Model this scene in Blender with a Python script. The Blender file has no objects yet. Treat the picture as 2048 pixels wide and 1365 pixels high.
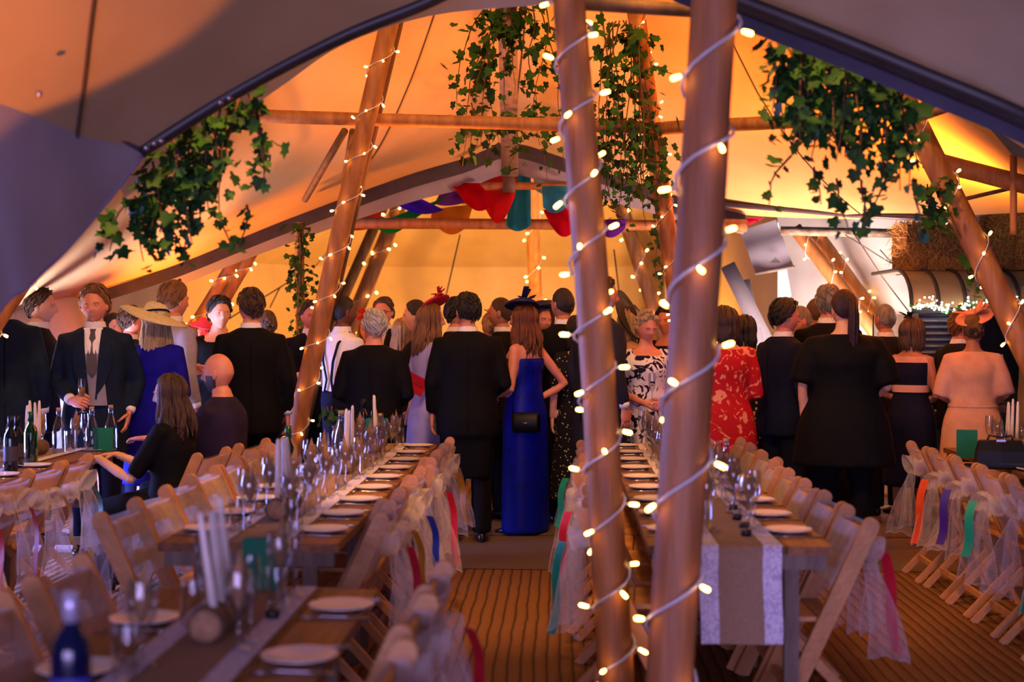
import bpy, bmesh, math, random
from mathutils import Vector, Matrix, Quaternion, noise
random.seed(7)
R = math.radians
scene = bpy.context.scene
COL = scene.collection

# ------------------------------------------------------------------ camera
F = 2844.0                       # focal length in pixels of the 2048 px wide frame (50 mm on 36 mm)
CAM = Vector((0, 0, 1.58))
cd = bpy.data.cameras.new('camera'); cam = bpy.data.objects.new('camera', cd); COL.objects.link(cam)
cam.location = CAM
cam.rotation_euler = (R(90 - .755), 0, R(1.933))
cd.sensor_width = 36; cd.lens = 50; cd.clip_end = 200
cd.dof.use_dof = True; cd.dof.focus_distance = 10.0; cd.dof.aperture_fstop = 2.0
scene.camera = cam
CR = cam.rotation_euler.to_matrix()
def ray(u, v): return CR @ Vector(((u - 1024) / F, (682.5 - v) / F, -1))
def at(u, v, Y):
    d = ray(u, v); return CAM + d * ((Y - CAM.y) / d.y)
def atz(u, v, z):
    d = ray(u, v); return CAM + d * ((z - CAM.z) / d.z)

# ------------------------------------------------------------------ light
vs = scene.view_settings
vs.view_transform = 'Standard'; vs.look = 'None'; vs.gamma = 1; vs.use_curve_mapping = False
vs.exposure = -0.08
scene.cycles.max_bounces = 7; scene.cycles.diffuse_bounces = 3; scene.cycles.adaptive_threshold = .025; scene.cycles.glossy_bounces = 3; scene.cycles.transparent_max_bounces = 32
w = bpy.data.worlds.new('overcast_sky'); scene.world = w; w.use_nodes = True
bg = w.node_tree.nodes['Background']
bg.inputs[0].default_value = (.62, .66, 1.0, 1); bg.inputs[1].default_value = .06
def aim(o, p): o.rotation_euler = (Vector(p) - o.location).to_track_quat('-Z', 'Y').to_euler()
def area(name, loc, tgt, size, power, col, sy=None, spread=180):
    l = bpy.data.lights.new(name, 'AREA'); l.energy = power; l.color = col; l.size = size
    if sy: l.shape = 'RECTANGLE'; l.size_y = sy
    l.spread = R(spread)
    o = bpy.data.objects.new(name, l); COL.objects.link(o); o.location = loc; aim(o, tgt); return o
def spot(name, loc, tgt, power, col, ang=90, blend=.6, rad=.12):
    l = bpy.data.lights.new(name, 'SPOT'); l.energy = power; l.color = col
    l.spot_size = R(ang); l.spot_blend = blend; l.shadow_soft_size = rad
    o = bpy.data.objects.new(name, l); COL.objects.link(o); o.location = loc; aim(o, tgt); return o
AMB = (1, .27, .035); WARM = (1, .50, .16); DAY = (.58, .45, 1.0)
# daylight through the open side of the tent behind the camera and through the side entrances, plus two added fills
area('daylight_open_side', (-.8, -4.6, 1.5), (-.6, 6, .3), 7.0, 230, DAY, 2.2, 100)
area('daylight_left_entrance', (-6.4, 9.3, 1.3), (-2, 9.9, .6), 2.2, 700, (.26, .32, 1.0), 2.2, 100)
area('added_left_canopy_fill', (-4.3, 9.9, .6), (-3.5, 10.0, 2.3), .9, 200, (.86, .72, 1.0), .9, 110)  # added fill that brightens the left canopy like daylight through the cloth
area('added_right_wall_fill', (2.5, 12.9, .5), (3.5, 14.4, 2.0), 1.3, 230, (1, .76, .70), .9)  # added fill in front of the right wall to brighten its folds
area('daylight_outside_door', (4.0, 18.9, 4.2), (4.2, 22.5, 1.2), 2.0, 900, (.78, .88, 1.0), 2.0)
# unseen amber uplighters, in mid-air under the canvas and at the wall feet
spot('uplighter_rear_left', (-2.6, 17.8, .5), (-2.0, 23.2, 2.2), 980, (1, .50, .125), 150, .8)
spot('uplighter_rear_right', (2.0, 17.8, .5), (1.2, 23.2, 2.2), 980, (1, .50, .125), 150, .8)
spot('uplighter_middle_left', (-1.0, 11.1, 2.1), (-.9, 11.4, 6), 180, AMB, 130, 1)
spot('uplighter_middle_right', (1.0, 11.2, 2.1), (.9, 11.4, 6), 190, AMB, 130, 1)
spot('uplighter_bar', (2.6, 10.2, 2.1), (2.6, 10.8, 5), 420, AMB, 150, .9)
spot('uplighter_side', (-3.5, 12.0, .7), (-1.7, 12.3, 4.2), 520, AMB, 120, 1)
spot('uplighter_door', (2.2, 13.0, .7), (1.3, 12.6, 4.2), 460, AMB, 120, 1)
spot('uplighter_front', (-1.9, 3.2, .8), (-1.75, 4.35, 2.5), 340, AMB, 30, .15, .03)
# warm fill lights added high in the peaks, standing for canvas bounce
area('added_warm_fill_front', (-.5, 4.6, 5.2), (-.9, 5.6, 0), .5, 330, (1, .46, .13))
area('added_warm_fill_middle', (0, 8.2, 5.4), (0, 8.0, 0), .5, 90, WARM)

# ------------------------------------------------------------------ materials
def lin(h):
    if isinstance(h, str):
        h = h.lstrip('#'); c = [int(h[i:i + 2], 16) / 255 for i in (0, 2, 4)]
    else: c = h
    return tuple((x / 12.92 if x <= .04045 else ((x + .055) / 1.055) ** 2.4) for x in c) + (1,)
MC = {}
def M(name, col, rough=.6, col2=None, scale=18, bump=0, bscale=90, metal=0, kind='noise', stretch=(1, 1, 1), spec=.4, emit=None, estr=1, trans=0, alpha=1, sharp=None, sheen=0):
    if name in MC: return MC[name]
    m = bpy.data.materials.new(name); m.use_nodes = True; nt = m.node_tree; N = nt.nodes; L = nt.links
    b = N['Principled BSDF']
    b.inputs['Roughness'].default_value = rough; b.inputs['Metallic'].default_value = metal
    b.inputs['Specular IOR Level'].default_value = spec
    b.inputs['Transmission Weight'].default_value = trans; b.inputs['Alpha'].default_value = alpha
    b.inputs['Sheen Weight'].default_value = sheen
    tc = N.new('ShaderNodeTexCoord'); mp = N.new('ShaderNodeMapping'); mp.inputs['Scale'].default_value = stretch
    L.new(tc.outputs['Object'], mp.inputs[0])
    c1 = lin(col)
    c2 = lin(col2) if col2 else tuple(x * .82 for x in c1[:3]) + (1,)
    if kind == 'wave':
        t = N.new('ShaderNodeTexWave'); t.inputs['Scale'].default_value = scale; t.inputs['Distortion'].default_value = 2.5; t.inputs['Detail'].default_value = 3
        out = t.outputs[1]
    elif kind == 'voronoi':
        t = N.new('ShaderNodeTexVoronoi'); t.inputs['Scale'].default_value = scale; out = t.outputs['Distance']
    else:
        t = N.new('ShaderNodeTexNoise'); t.inputs['Scale'].default_value = scale; t.inputs['Detail'].default_value = 4; out = t.outputs[0]
    L.new(mp.outputs[0], t.inputs['Vector'])
    r = N.new('ShaderNodeValToRGB'); L.new(out, r.inputs[0])
    r.color_ramp.elements[0].color = c2; r.color_ramp.elements[1].color = c1
    lo, hi = sharp if sharp else (.3, .7)
    r.color_ramp.elements[0].position = lo; r.color_ramp.elements[1].position = hi
    L.new(r.outputs[0], b.inputs['Base Color'])
    if bump:
        n2 = N.new('ShaderNodeTexNoise'); n2.inputs['Scale'].default_value = bscale; n2.inputs['Detail'].default_value = 3
        L.new(mp.outputs[0], n2.inputs['Vector'])
        bp = N.new('ShaderNodeBump'); bp.inputs['Strength'].default_value = bump; bp.inputs['Distance'].default_value = .02
        L.new(n2.outputs[0], bp.inputs['Height']); L.new(bp.outputs[0], b.inputs['Normal'])
    if emit:
        b.inputs['Emission Color'].default_value = lin(emit); b.inputs['Emission Strength'].default_value = estr
    MC[name] = m; return m
def sheer(name, col, opac):
    """thin see-through fabric: part diffuse and translucent cloth, part clear"""
    if name in MC: return MC[name]
    m = bpy.data.materials.new(name); m.use_nodes = True; nt = m.node_tree; N = nt.nodes; L = nt.links
    for n in list(N):
        if n.type == 'BSDF_PRINCIPLED': N.remove(n)
    o = N['Material Output']
    d = N.new('ShaderNodeBsdfDiffuse'); d.inputs[0].default_value = lin(col)
    t = N.new('ShaderNodeBsdfTranslucent'); t.inputs[0].default_value = lin(col)
    a = N.new('ShaderNodeMixShader'); a.inputs[0].default_value = .45; L.new(d.outputs[0], a.inputs[1]); L.new(t.outputs[0], a.inputs[2])
    c = N.new('ShaderNodeBsdfTransparent')
    nz = N.new('ShaderNodeTexNoise'); nz.inputs['Scale'].default_value = 5
    mr = N.new('ShaderNodeMapRange'); mr.inputs['From Min'].default_value = .3; mr.inputs['From Max'].default_value = .7
    mr.inputs['To Min'].default_value = max(0, opac - .08); mr.inputs['To Max'].default_value = min(1, opac + .08)
    L.new(nz.outputs[0], mr.inputs[0])
    mx = N.new('ShaderNodeMixShader'); L.new(mr.outputs[0], mx.inputs[0]); L.new(c.outputs[0], mx.inputs[1]); L.new(a.outputs[0], mx.inputs[2])
    L.new(mx.outputs[0], o.inputs[0]); MC[name] = m; return m
def drape(name, col):
    """thin dyed cloth that lets light through"""
    if name in MC: return MC[name]
    m = bpy.data.materials.new(name); m.use_nodes = True; nt = m.node_tree; N = nt.nodes; L = nt.links
    for n in list(N):
        if n.type == 'BSDF_PRINCIPLED': N.remove(n)
    d = N.new('ShaderNodeBsdfDiffuse'); t = N.new('ShaderNodeBsdfTranslucent'); a = N.new('ShaderNodeMixShader'); a.inputs[0].default_value = .6
    nz = N.new('ShaderNodeTexNoise'); nz.inputs['Scale'].default_value = 6
    r = N.new('ShaderNodeValToRGB'); c = lin(col); r.color_ramp.elements[0].color = tuple(x * .85 for x in c[:3]) + (1,); r.color_ramp.elements[1].color = c
    L.new(nz.outputs[0], r.inputs[0]); L.new(r.outputs[0], d.inputs[0]); L.new(r.outputs[0], t.inputs[0])
    L.new(d.outputs[0], a.inputs[1]); L.new(t.outputs[0], a.inputs[2]); L.new(a.outputs[0], N['Material Output'].inputs[0]); MC[name] = m; return m
def glass(name, col, rough=.0):
    """thin-walled clear glass: mostly see-through with mirror reflections at grazing angles"""
    if name in MC: return MC[name]
    m = bpy.data.materials.new(name); m.use_nodes = True; nt = m.node_tree; N = nt.nodes; L = nt.links
    for n in list(N):
        if n.type == 'BSDF_PRINCIPLED': N.remove(n)
    o = N['Material Output']
    t = N.new('ShaderNodeBsdfTransparent'); t.inputs[0].default_value = lin(col)
    g = N.new('ShaderNodeBsdfGlossy'); g.inputs['Roughness'].default_value = .06
    lw = N.new('ShaderNodeLayerWeight'); lw.inputs[0].default_value = .35
    nz = N.new('ShaderNodeMath'); nz.operation = 'MULTIPLY_ADD'; nz.inputs[1].default_value = .75; nz.inputs[2].default_value = .07
    L.new(lw.outputs['Facing'], nz.inputs[0])
    mx = N.new('ShaderNodeMixShader'); L.new(nz.outputs[0], mx.inputs[0]); L.new(t.outputs[0], mx.inputs[1]); L.new(g.outputs[0], mx.inputs[2])
    L.new(mx.outputs[0], o.inputs[0]); MC[name] = m; return m
def lamp(name, col, s):
    if name in MC: return MC[name]
    m = bpy.data.materials.new(name); m.use_nodes = True; nt = m.node_tree; N = nt.nodes
    b = N['Principled BSDF']; b.inputs['Base Color'].default_value = lin(col)
    b.inputs['Emission Color'].default_value = lin(col); b.inputs['Emission Strength'].default_value = s
    MC[name] = m; return m

# ------------------------------------------------------------------ mesh helpers
class MB:
    def __init__(s): s.v = []; s.f = []; s.m = []
    def add(s, vs, fs, mi=0):
        o = len(s.v); s.v += [tuple(p) for p in vs]; s.f += [tuple(i + o for i in f) for f in fs]; s.m += [mi] * len(fs); return s
    def box(s, c, d, rot=None, mi=0):
        c = Vector(c); hx, hy, hz = d[0] / 2, d[1] / 2, d[2] / 2
        p = [Vector((x, y, z)) for z in (-hz, hz) for y in (-hy, hy) for x in (-hx, hx)]
        if rot: p = [rot @ q for q in p]
        return s.add([q + c for q in p], [(0, 2, 3, 1), (4, 5, 7, 6), (0, 1, 5, 4), (2, 6, 7, 3), (0, 4, 6, 2), (1, 3, 7, 5)], mi)
    def bar(s, a, b, wd, th, up=(0, 0, 1), mi=0):
        """rectangular stick from a to b: wd across `up`, th along it"""
        a = Vector(a); b = Vector(b); z = (b - a).normalized(); x = Vector(up).cross(z)
        if x.length < 1e-4: x = Vector((1, 0, 0))
        x.normalize(); y = z.cross(x); rot = Matrix((x, y, z)).transposed()
        return s.box((a + b) / 2, (wd, th, (b - a).length), rot, mi)
    def rings(s, rs, cap=True, closed=True, mi=0):
        n = len(rs[0]); vs = [p for r in rs for p in r]; fs = []
        for i in range(len(rs) - 1):
            for j in range(n if closed else n - 1):
                k = (j + 1) % n
                fs.append((i * n + j, i * n + k, (i + 1) * n + k, (i + 1) * n + j))
        if cap and closed:
            fs.append(tuple(range(n - 1, -1, -1))); fs.append(tuple((len(rs) - 1) * n + j for j in range(n)))
        return s.add(vs, fs, mi)
    def tube(s, pts, rad, n=8, cap=True, mi=0, flat=1.0):
        pts = [Vector(p) for p in pts]
        if not hasattr(rad, '__len__'): rad = [rad] * len(pts)
        t = (pts[1] - pts[0]).normalized()
        x = t.cross(Vector((0, 0, 1)))
        if x.length < .05: x = t.cross(Vector((0, 1, 0)))
        x.normalize(); rs = []
        for i, p in enumerate(pts):
            a = pts[max(0, i - 1)]; b = pts[min(len(pts) - 1, i + 1)]
            if (b - a).length > 1e-9: t = (b - a).normalized()
            x = x - t * x.dot(t)
            if x.length < 1e-6: x = t.orthogonal()
            x.normalize(); y = t.cross(x)
            rs.append([p + (x * math.cos(q) + y * math.sin(q) * flat) * rad[i] for q in (2 * math.pi * k / n for k in range(n))])
        return s.rings(rs, cap, True, mi)
    def lathe(s, prof, n=16, o=(0, 0, 0), rot=None, mi=0, sx=1, sy=1, cap=True):
        o = Vector(o); rs = []
        for r, z in prof:
            rs.append([(rot @ q if rot else q) + o for q in (Vector((r * math.cos(2 * math.pi * k / n) * sx, r * math.sin(2 * math.pi * k / n) * sy, z)) for k in range(n))])
        return s.rings(rs, cap, True, mi)
    def grid(s, P, mi=0):
        ny = len(P); nx = len(P[0])
        return s.add([p for r in P for p in r], [(j * nx + i, j * nx + i + 1, (j + 1) * nx + i + 1, (j + 1) * nx + i) for j in range(ny - 1) for i in range(nx - 1)], mi)
    def ball(s, c, r, n=8, mi=0, rot=None):
        if not hasattr(r, '__len__'): r = (r, r, r)
        rs = []
        for i in range(n // 2 + 1):
            a = math.pi * i / (n // 2); a = min(max(a, .04), math.pi - .04)
            ring = [Vector((r[0] * math.sin(a) * math.cos(2 * math.pi * k / n), r[1] * math.sin(a) * math.sin(2 * math.pi * k / n), -r[2] * math.cos(a))) for k in range(n)]
            rs.append([(rot @ q if rot else q) + Vector(c) for q in ring])
        return s.rings(rs, True, True, mi)
    def mesh(s, name, mats, smooth=True):
        me = bpy.data.meshes.new(name); me.from_pydata(s.v, [], s.f)
        for m in (mats if isinstance(mats, (list, tuple)) else [mats]): me.materials.append(m)
        me.polygons.foreach_set('material_index', s.m)
        if smooth: me.polygons.foreach_set('use_smooth', [True] * len(s.f))
        me.update(); return me
    def build(s, name, mats, parent=None, smooth=True):
        return link(name, s.mesh(name, mats, smooth), parent)
def link(name, me, parent=None, loc=None, rot=None, scale=None):
    o = bpy.data.objects.new(name, me); COL.objects.link(o)
    if parent: o.parent = parent
    if loc is not None: o.location = loc
    if rot is not None: o.rotation_euler = rot
    if scale is not None: o.scale = scale
    return o
def tag(o, label, cat, group=None, kind=None):
    o['label'] = label; o['category'] = cat
    if group: o['group'] = group
    if kind: o['kind'] = kind
    return o
def empty(name, loc=(0, 0, 0), rz=0):
    o = bpy.data.objects.new(name, None); COL.objects.link(o); o.location = loc; o.rotation_euler = (0, 0, rz); o.empty_display_size = .1
    return o
def struct(o, label=None, cat=None):
    o['kind'] = 'structure'
    if label: o['label'] = label
    if cat: o['category'] = cat
    return o
def copy_tree(o, parent=None):
    c = o.copy(); COL.objects.link(c)
    if parent: c.parent = parent
    for ch in o.children: copy_tree(ch, c)
    return c
def lerp(a, b, t): return a + (b - a) * t
def poly_at(pts, t):
    """point at fraction t of a polyline of Vectors"""
    ls = [(pts[i + 1] - pts[i]).length for i in range(len(pts) - 1)]; d = t * sum(ls)
    for i, l in enumerate(ls):
        if d <= l or i == len(ls) - 1: return pts[i].lerp(pts[i + 1], min(1, d / l if l else 0))
        d -= l
def smoothline(pts, n):
    """Catmull-Rom through Vectors, n samples"""
    P = [pts[0] * 2 - pts[1]] + list(pts) + [pts[-1] * 2 - pts[-2]]; out = []
    m = len(pts) - 1
    for k in range(n):
        x = k / (n - 1) * m; i = min(int(x), m - 1); t = x - i
        a, b, c, d = P[i:i + 4]
        out.append(.5 * ((2 * b) + (c - a) * t + (2 * a - 5 * b + 4 * c - d) * t * t + (3 * b - a - 3 * c + d) * t ** 3))
    return out
ORD = ['first', 'second', 'third', 'fourth', 'fifth', 'sixth', 'seventh', 'eighth', 'ninth', 'tenth', 'eleventh', 'twelfth']
# ================================================================== THE TENT
def floor_mat():
    m = bpy.data.materials.new('coir_matting'); m.use_nodes = True; nt = m.node_tree; N = nt.nodes; L = nt.links
    b = N['Principled BSDF']; b.inputs['Roughness'].default_value = .75; b.inputs['Specular IOR Level'].default_value = .25
    tc = N.new('ShaderNodeTexCoord')
    wv = N.new('ShaderNodeTexWave'); wv.inputs['Scale'].default_value = 5.2; wv.inputs['Distortion'].default_value = 1.3; wv.inputs['Detail'].default_value = 2; wv.inputs['Detail Scale'].default_value = .6
    L.new(tc.outputs['Object'], wv.inputs['Vector'])
    nz = N.new('ShaderNodeTexNoise'); nz.inputs['Scale'].default_value = 60; nz.inputs['Detail'].default_value = 4; L.new(tc.outputs['Object'], nz.inputs['Vector'])
    r = N.new('ShaderNodeValToRGB'); L.new(wv.outputs[1], r.inputs[0])
    r.color_ramp.elements[0].color = lin('#4a2c16'); r.color_ramp.elements[0].position = .0
    r.color_ramp.elements[1].color = lin('#8a5a34'); r.color_ramp.elements[1].position = .22
    mx = N.new('ShaderNodeMix'); mx.data_type = 'RGBA'; mx.blend_type = 'MULTIPLY'; mx.inputs[0].default_value = .55
    L.new(r.outputs[0], mx.inputs[6]); L.new(nz.outputs[0], mx.inputs[7]); L.new(mx.outputs[2], b.inputs['Base Color'])
    ad = N.new('ShaderNodeMath'); ad.operation = 'ADD'; L.new(wv.outputs[1], ad.inputs[0]); L.new(nz.outputs[0], ad.inputs[1])
    bp = N.new('ShaderNodeBump'); bp.inputs['Strength'].default_value = .5; bp.inputs['Distance'].default_value = .015
    L.new(ad.outputs[0], bp.inputs['Height']); L.new(bp.outputs[0], b.inputs['Normal'])
    return m
FM = floor_mat()
mb = MB(); mb.grid([[Vector((x, y, 0)) for x in (-14, -7, 0, 7, 14)] for y in (-6, 0, 7, 14, 21, 27)])
fl = mb.build('floor', FM, smooth=False); struct(fl, 'brown coir matting floor with ribs running down the tent', 'floor')
# rucked lighter length of matting laid across the aisle by the standing guests
GM = M('grey_matting', '#7d6656', .55, '#4c3a31', 3.2, .5, 120, kind='wave', stretch=(9, 1.2, 1), spec=.5)
for k, (y0, y1, x0, x1, sd) in enumerate([(9.05, 10.45, -2.7, 3.4, 1), (10.5, 11.2, -2.6, 3.2, 5), (9.6, 10.7, -4.6, -2.75, 9)]):
    nx, ny = 70, 26; P = []
    for j in range(ny):
        row = []
        for i in range(nx):
            x = lerp(x0, x1, i / (nx - 1)); y = lerp(y0, y1, j / (ny - 1)) + .05 * noise.noise(Vector((x * 1.4, sd, j * .1)))
            e = min(1, min(i, nx - 1 - i, j * 1.5, (ny - 1 - j) * 1.5) / 3)
            z = .004 + e * (.008 + .014 * max(0, noise.noise(Vector((x * .9, y * 7, sd)))) + .006 * noise.noise(Vector((x * 5, y * 5, sd))))
            row.append(Vector((x, y, z)))
        P.append(row)
    o = MB().grid(P).build('floor_matting', GM if k < 2 else M('daylight_patch', '#8f8790', .5, '#6b6472', 4, .4, 80))  # last piece is a pool of daylight painted on the floor
    struct(o, ['wide rucked length of paler matting across the aisle', 'narrow strip of paler matting behind the standing guests', 'daylight patch painted pale on the floor by the side entrance at the left'][k], 'matting')

CANV = M('canvas_cream', '#d8b680', .85, '#cca871', 2.2, .25, 260, spec=.1)
CANV_F = M('canvas_cream_shaded', '#b39c78', .85, '#a68f6c', 2.2, .25, 260, spec=.1)  # cream canvas darkened, the front tipi's dimness put into the colour
CANV_G = M('canvas_grey', '#9a95a0', .85, '#8b8691', 2.2, .25, 260, spec=.1)
CANV_D = M('canvas_trim_dark', '#4a444c', .7, '#3c373f', 6, .2, 200, spec=.3)
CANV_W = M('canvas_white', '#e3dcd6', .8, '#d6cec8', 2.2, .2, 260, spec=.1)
ROPE = M('rope_dark', '#4a3a2c', .8)
def canvas(name, low, top, mat, nu=64, nv=26, sag=.25, wr=.03, label='', fs=1.0, seams=()):
    """tent cloth between a low edge (Vectors) and either one peak or a second edge"""
    lo = smoothline(low, nu); hi = smoothline(top, nu) if isinstance(top, list) else [top] * nu
    P = []
    for j in range(nv):
        t = j / (nv - 1); row = []
        for i in range(nu):
            p = lo[i].lerp(hi[i], t)
            e = math.sin(math.pi * t)
            p = p + Vector((0, 0, -sag * e))
            d = wr * math.sin(math.pi * min(1, t * 1.0)) * (noise.noise(Vector((p.x * 1.1 * fs, p.y * 1.1 * fs, p.z * 2.2 * fs))) + .5 * noise.noise(Vector((p.x * .7, p.y * .7, p.z * 6)) * fs))
            p = p + Vector((0, d * .7, d * .7)); row.append(p)
        P.append(row)
    o = MB().grid(P).build(name, mat); struct(o, label, 'canvas')
    for k, i in enumerate(seams):   # sewn seams
        i = int(i * (nu - 1)); c = (CAM - P[nv // 2][i]).normalized() * .006
        MB().tube([P[j][i] + c for j in range(nv)], .007, 5).build('seam', ROPE, o)
    return o, P
AP_N = Vector((.1, 1.2, 6.4))      # peak of the front tipi (over the camera)
AP_M = Vector((-.05, 9.7, 7.0))    # peak of the middle tipi
AP_F = Vector((-.5, 18.6, 7.0))    # peak of the rear tipi
# --- front tipi: raised edge with its dark bar, left and right of the gap
nl = [at(-700, 830, 4.6), at(-260, 560, 5.0), at(60, 412, 5.3), at(280, 303, 5.5), at(480, 178, 5.55), at(680, 74, 5.6), at(860, 0, 5.6), at(1020, -84, 5.6), at(1160, -135, 5.6)]
nr = [at(1160, -135, 5.6), at(1320, -66, 5.6), at(1475, -2, 5.6), at(1660, 70, 5.55), at(1850, 148, 5.5), at(2060, 236, 5.4), at(2350, 380, 5.1), at(2700, 560, 4.6)]
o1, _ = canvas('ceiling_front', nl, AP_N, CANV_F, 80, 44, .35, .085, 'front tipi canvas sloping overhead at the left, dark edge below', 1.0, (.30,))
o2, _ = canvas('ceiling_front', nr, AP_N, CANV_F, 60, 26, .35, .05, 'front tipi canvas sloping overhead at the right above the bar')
TRIM = M('edge_bar', '#2c2628', .45, '#211c1f', 8, spec=.5)
def strip(low, depth, name, mat, parent, n=48, back=.0, off=(0, 0, 0)):
    lo = smoothline(low, n); P = [[p + Vector(off) for p in lo], [p + Vector(off) + Vector((0, back, -(depth(i / (n - 1)) if callable(depth) else depth))) for i, p in enumerate(lo)]]
    return MB().grid(P).build(name, mat, parent)
MB().tube(smoothline(nl[3:], 40), [.03] * 40, 8).build('edge_bar', TRIM, o1)
MB().tube(smoothline(nr[:7], 40), [.045] * 40, 8).build('edge_bar', TRIM, o2)
strip(nr[:7], .10, 'edge_reflection', M('violet_reflection', '#3b3550', .6, '#2c2840', 6), o2, off=(0, .04, 0))  # violet strip paints the reflected light below the right bar
for (u, v) in [(292, 296), (308, 287), (322, 282), (440, 205), (458, 196), (78, 188)]:
    MB().ball(at(u, v, 5.36 if u > 100 else 4.6), .012, 8).build('clamp_bolt', M('bolt_steel', '#b9b4c4', .25, metal=.9), o1)
# left skirt of the front tipi in the daylight
fl_top = [at(290, 305, 5.52), at(180, 243, 5.2), at(90, 187, 4.95), at(-10, 120, 4.7), at(-260, -20, 4.2), at(-700, -260, 3.4)]
fl_low = [at(290, 305, 5.52), at(216, 402, 5.42), at(132, 500, 5.2), at(58, 572, 5.0), at(-40, 690, 4.8), at(-420, 1500, 4.0)]
o3, _ = canvas('wall_front_left', fl_low, fl_top, CANV_G, 40, 22, .0, .03, 'grey violet canvas skirt of the front tipi at the left edge', 1.0)
MB().tube(smoothline(fl_top, 24), .012, 6).build('seam_cord', M('seam_violet', '#4d4560', .7), o3)
MB().tube(smoothline(fl_low, 24), .007, 6).build('hem_cord', M('hem_violet', '#7d7290', .7), o3)
# near edge of the middle tipi, a paler lip seen just behind the front bar
ml = [at(250, 395, 6.4), at(400, 285, 6.5), at(560, 175, 6.6), at(690, 88, 6.7), at(870, 30, 6.75), at(1110, 6, 6.8), at(1250, -30, 6.8)]
o4, _ = canvas('ceiling_lip', [p for p in ml], [p + Vector((0, -.9, .62)) for p in ml], CANV_W, 40, 8, .05, .02, 'pale canvas lip behind the dark bar of the front tipi')
# --- middle tipi: cone behind the arch
fm = [at(-500, 900, 8.2), at(-120, 715, 10.2), at(20, 655, 11.2), at(150, 598, 11.9), at(350, 532, 12.5), at(560, 446, 13.1), at(800, 357, 13.6), at(930, 318, 13.9), at(1020, 288, 14.0),
      at(1130, 318, 14.0), at(1260, 362, 14.0), at(1380, 402, 13.9), at(1490, 430, 13.7), at(1690, 438, 12.9), at(1850, 436, 12.0), at(2080, 425, 10.6), at(2330, 440, 8.6), at(2700, 640, 7.0)]
o5, PM = canvas('ceiling', fm, AP_M, CANV, 110, 40, .95, .05, 'cream tipi canvas of the middle peak glowing amber', 1.0, (.33, .47, .60, .78))
arch = fm[3:13]
strip(arch, lambda t: .10 + .04 * math.sin(math.pi * t), 'arch_trim', CANV_D, o5, 60, off=(0, -.03, .0))
strip(arch[1:], lambda t: .10 + .11 * math.sin(math.pi * t) ** 1.5, 'arch_valance', CANV_W if 0 else CANV_G, o5, 60, .12, off=(0, .0, -.08))
MB().tube([at(1400, 405, 13.6), at(1560, 418, 13.2), at(1700, 430, 12.8), at(1860, 436, 11.9)], .05, 8, flat=.5).build('arch_edge_bar', M('alu_bar', '#5d5763', .4, metal=.4), o5)
# outer skirt of the middle tipi, left: pale cloth where daylight comes through
sk_lo = [at(-200, 940, 8.6), at(40, 700, 10.2), at(150, 700, 11.4), at(250, 715, 12.8), at(330, 720, 13.8)]
sk_hi = [at(-200, 640, 8.9), at(60, 600, 10.8), at(160, 580, 12.0), at(250, 560, 13.2), at(345, 530, 14.0)]
o6, _ = canvas('wall_left', sk_lo, sk_hi, CANV_W, 40, 16, .0, .05, 'pale canvas side wall lit by daylight behind the guests at the left', 2.0)
# --- rear tipi: back wall
bw = [at(60, 960, 14.5), at(200, 880, 17.5), at(380, 850, 20.5), at(620, 830, 23.0), at(900, 820, 24.0), at(1180, 820, 24.0), at(1420, 830, 23.0), at(1560, 850, 21.0), at(1700, 900, 18.0)]
bm = [at(60, 520, 14.5), at(200, 480, 17.5), at(380, 440, 20.5), at(620, 420, 23.0), at(900, 415, 23.6), at(1180, 415, 23.6), at(1420, 420, 23.0), at(1540, 430, 20.8)]
for p in bw: p.z = 0
for p in bm: p.z = 2.5
o7, PB = canvas('wall_back', bw[:8], bm, CANV, 70, 12, .0, .03, 'amber lit canvas wall at the back of the rear tipi')
o8, _ = canvas('ceiling_rear', [p.copy() for p in bm], AP_F, CANV, 70, 22, .5, .04, 'cream canvas of the rear tipi above the back wall', 1.0, (.28, .44, .72))
for (a, b) in [((920, 470), (890, 600)), ((455, 640), (585, 560)), ((540, 615), (560, 575)), ((1228, 500), (1240, 600))]:
    MB().tube([at(a[0], a[1], 19), at(b[0], b[1], 18.5)], .01, 5).build('guy_line', ROPE, o7)
# right: door side of the rear tipi with the bright gap, pale folds beyond it
er = [at(1500, 445, 15.4), at(1560, 455, 15.2), at(1640, 455, 14.6), at(1760, 450, 13.9), at(1880, 445, 13.4), at(2080, 440, 12.9)]
def dropz(p, z): return Vector((p.x, p.y, z))
rg = [at(1560, 540, 16.6), at(1570, 600, 16.6), at(1590, 700, 16.6)]
o9, _ = canvas('wall_right', [dropz(at(1650, 640, 15.4), 0), dropz(at(1760, 640, 14.6), 0), dropz(at(1880, 640, 14.2), 0), dropz(at(2120, 640, 13.6), 0)],
               [at(1548, 400, 15.6), at(1700, 395, 14.6), at(1880, 395, 14.0), at(2120, 390, 13.4)], CANV_W, 44, 24, .05, .16, 'pale canvas side wall in loose folds behind the horsebox bar', 1.6)
o10, _ = canvas('wall_right', [dropz(at(1330, 640, 20.5), 0), dropz(at(1450, 640, 18.5), 0), dropz(at(1556, 640, 17.0), 0)],
                [at(1330, 340, 20.5), at(1450, 350, 18.5), at(1556, 360, 17.0)], CANV, 24, 16, .0, .04, 'cream canvas beside the bright doorway')
for (pa, pb) in [((1700, 455), (1830, 640)), ((1760, 500), (1900, 640)), ((1690, 470), (1860, 560))]:
    MB().tube([at(pa[0], pa[1], 13.7), at((pa[0] + pb[0]) / 2, (pa[1] + pb[1]) / 2 + 8, 13.6), at(pb[0], pb[1], 13.4)], .006, 5).build('guy_line', M('guy_cord', '#8d8078', .8), o9)
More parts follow.
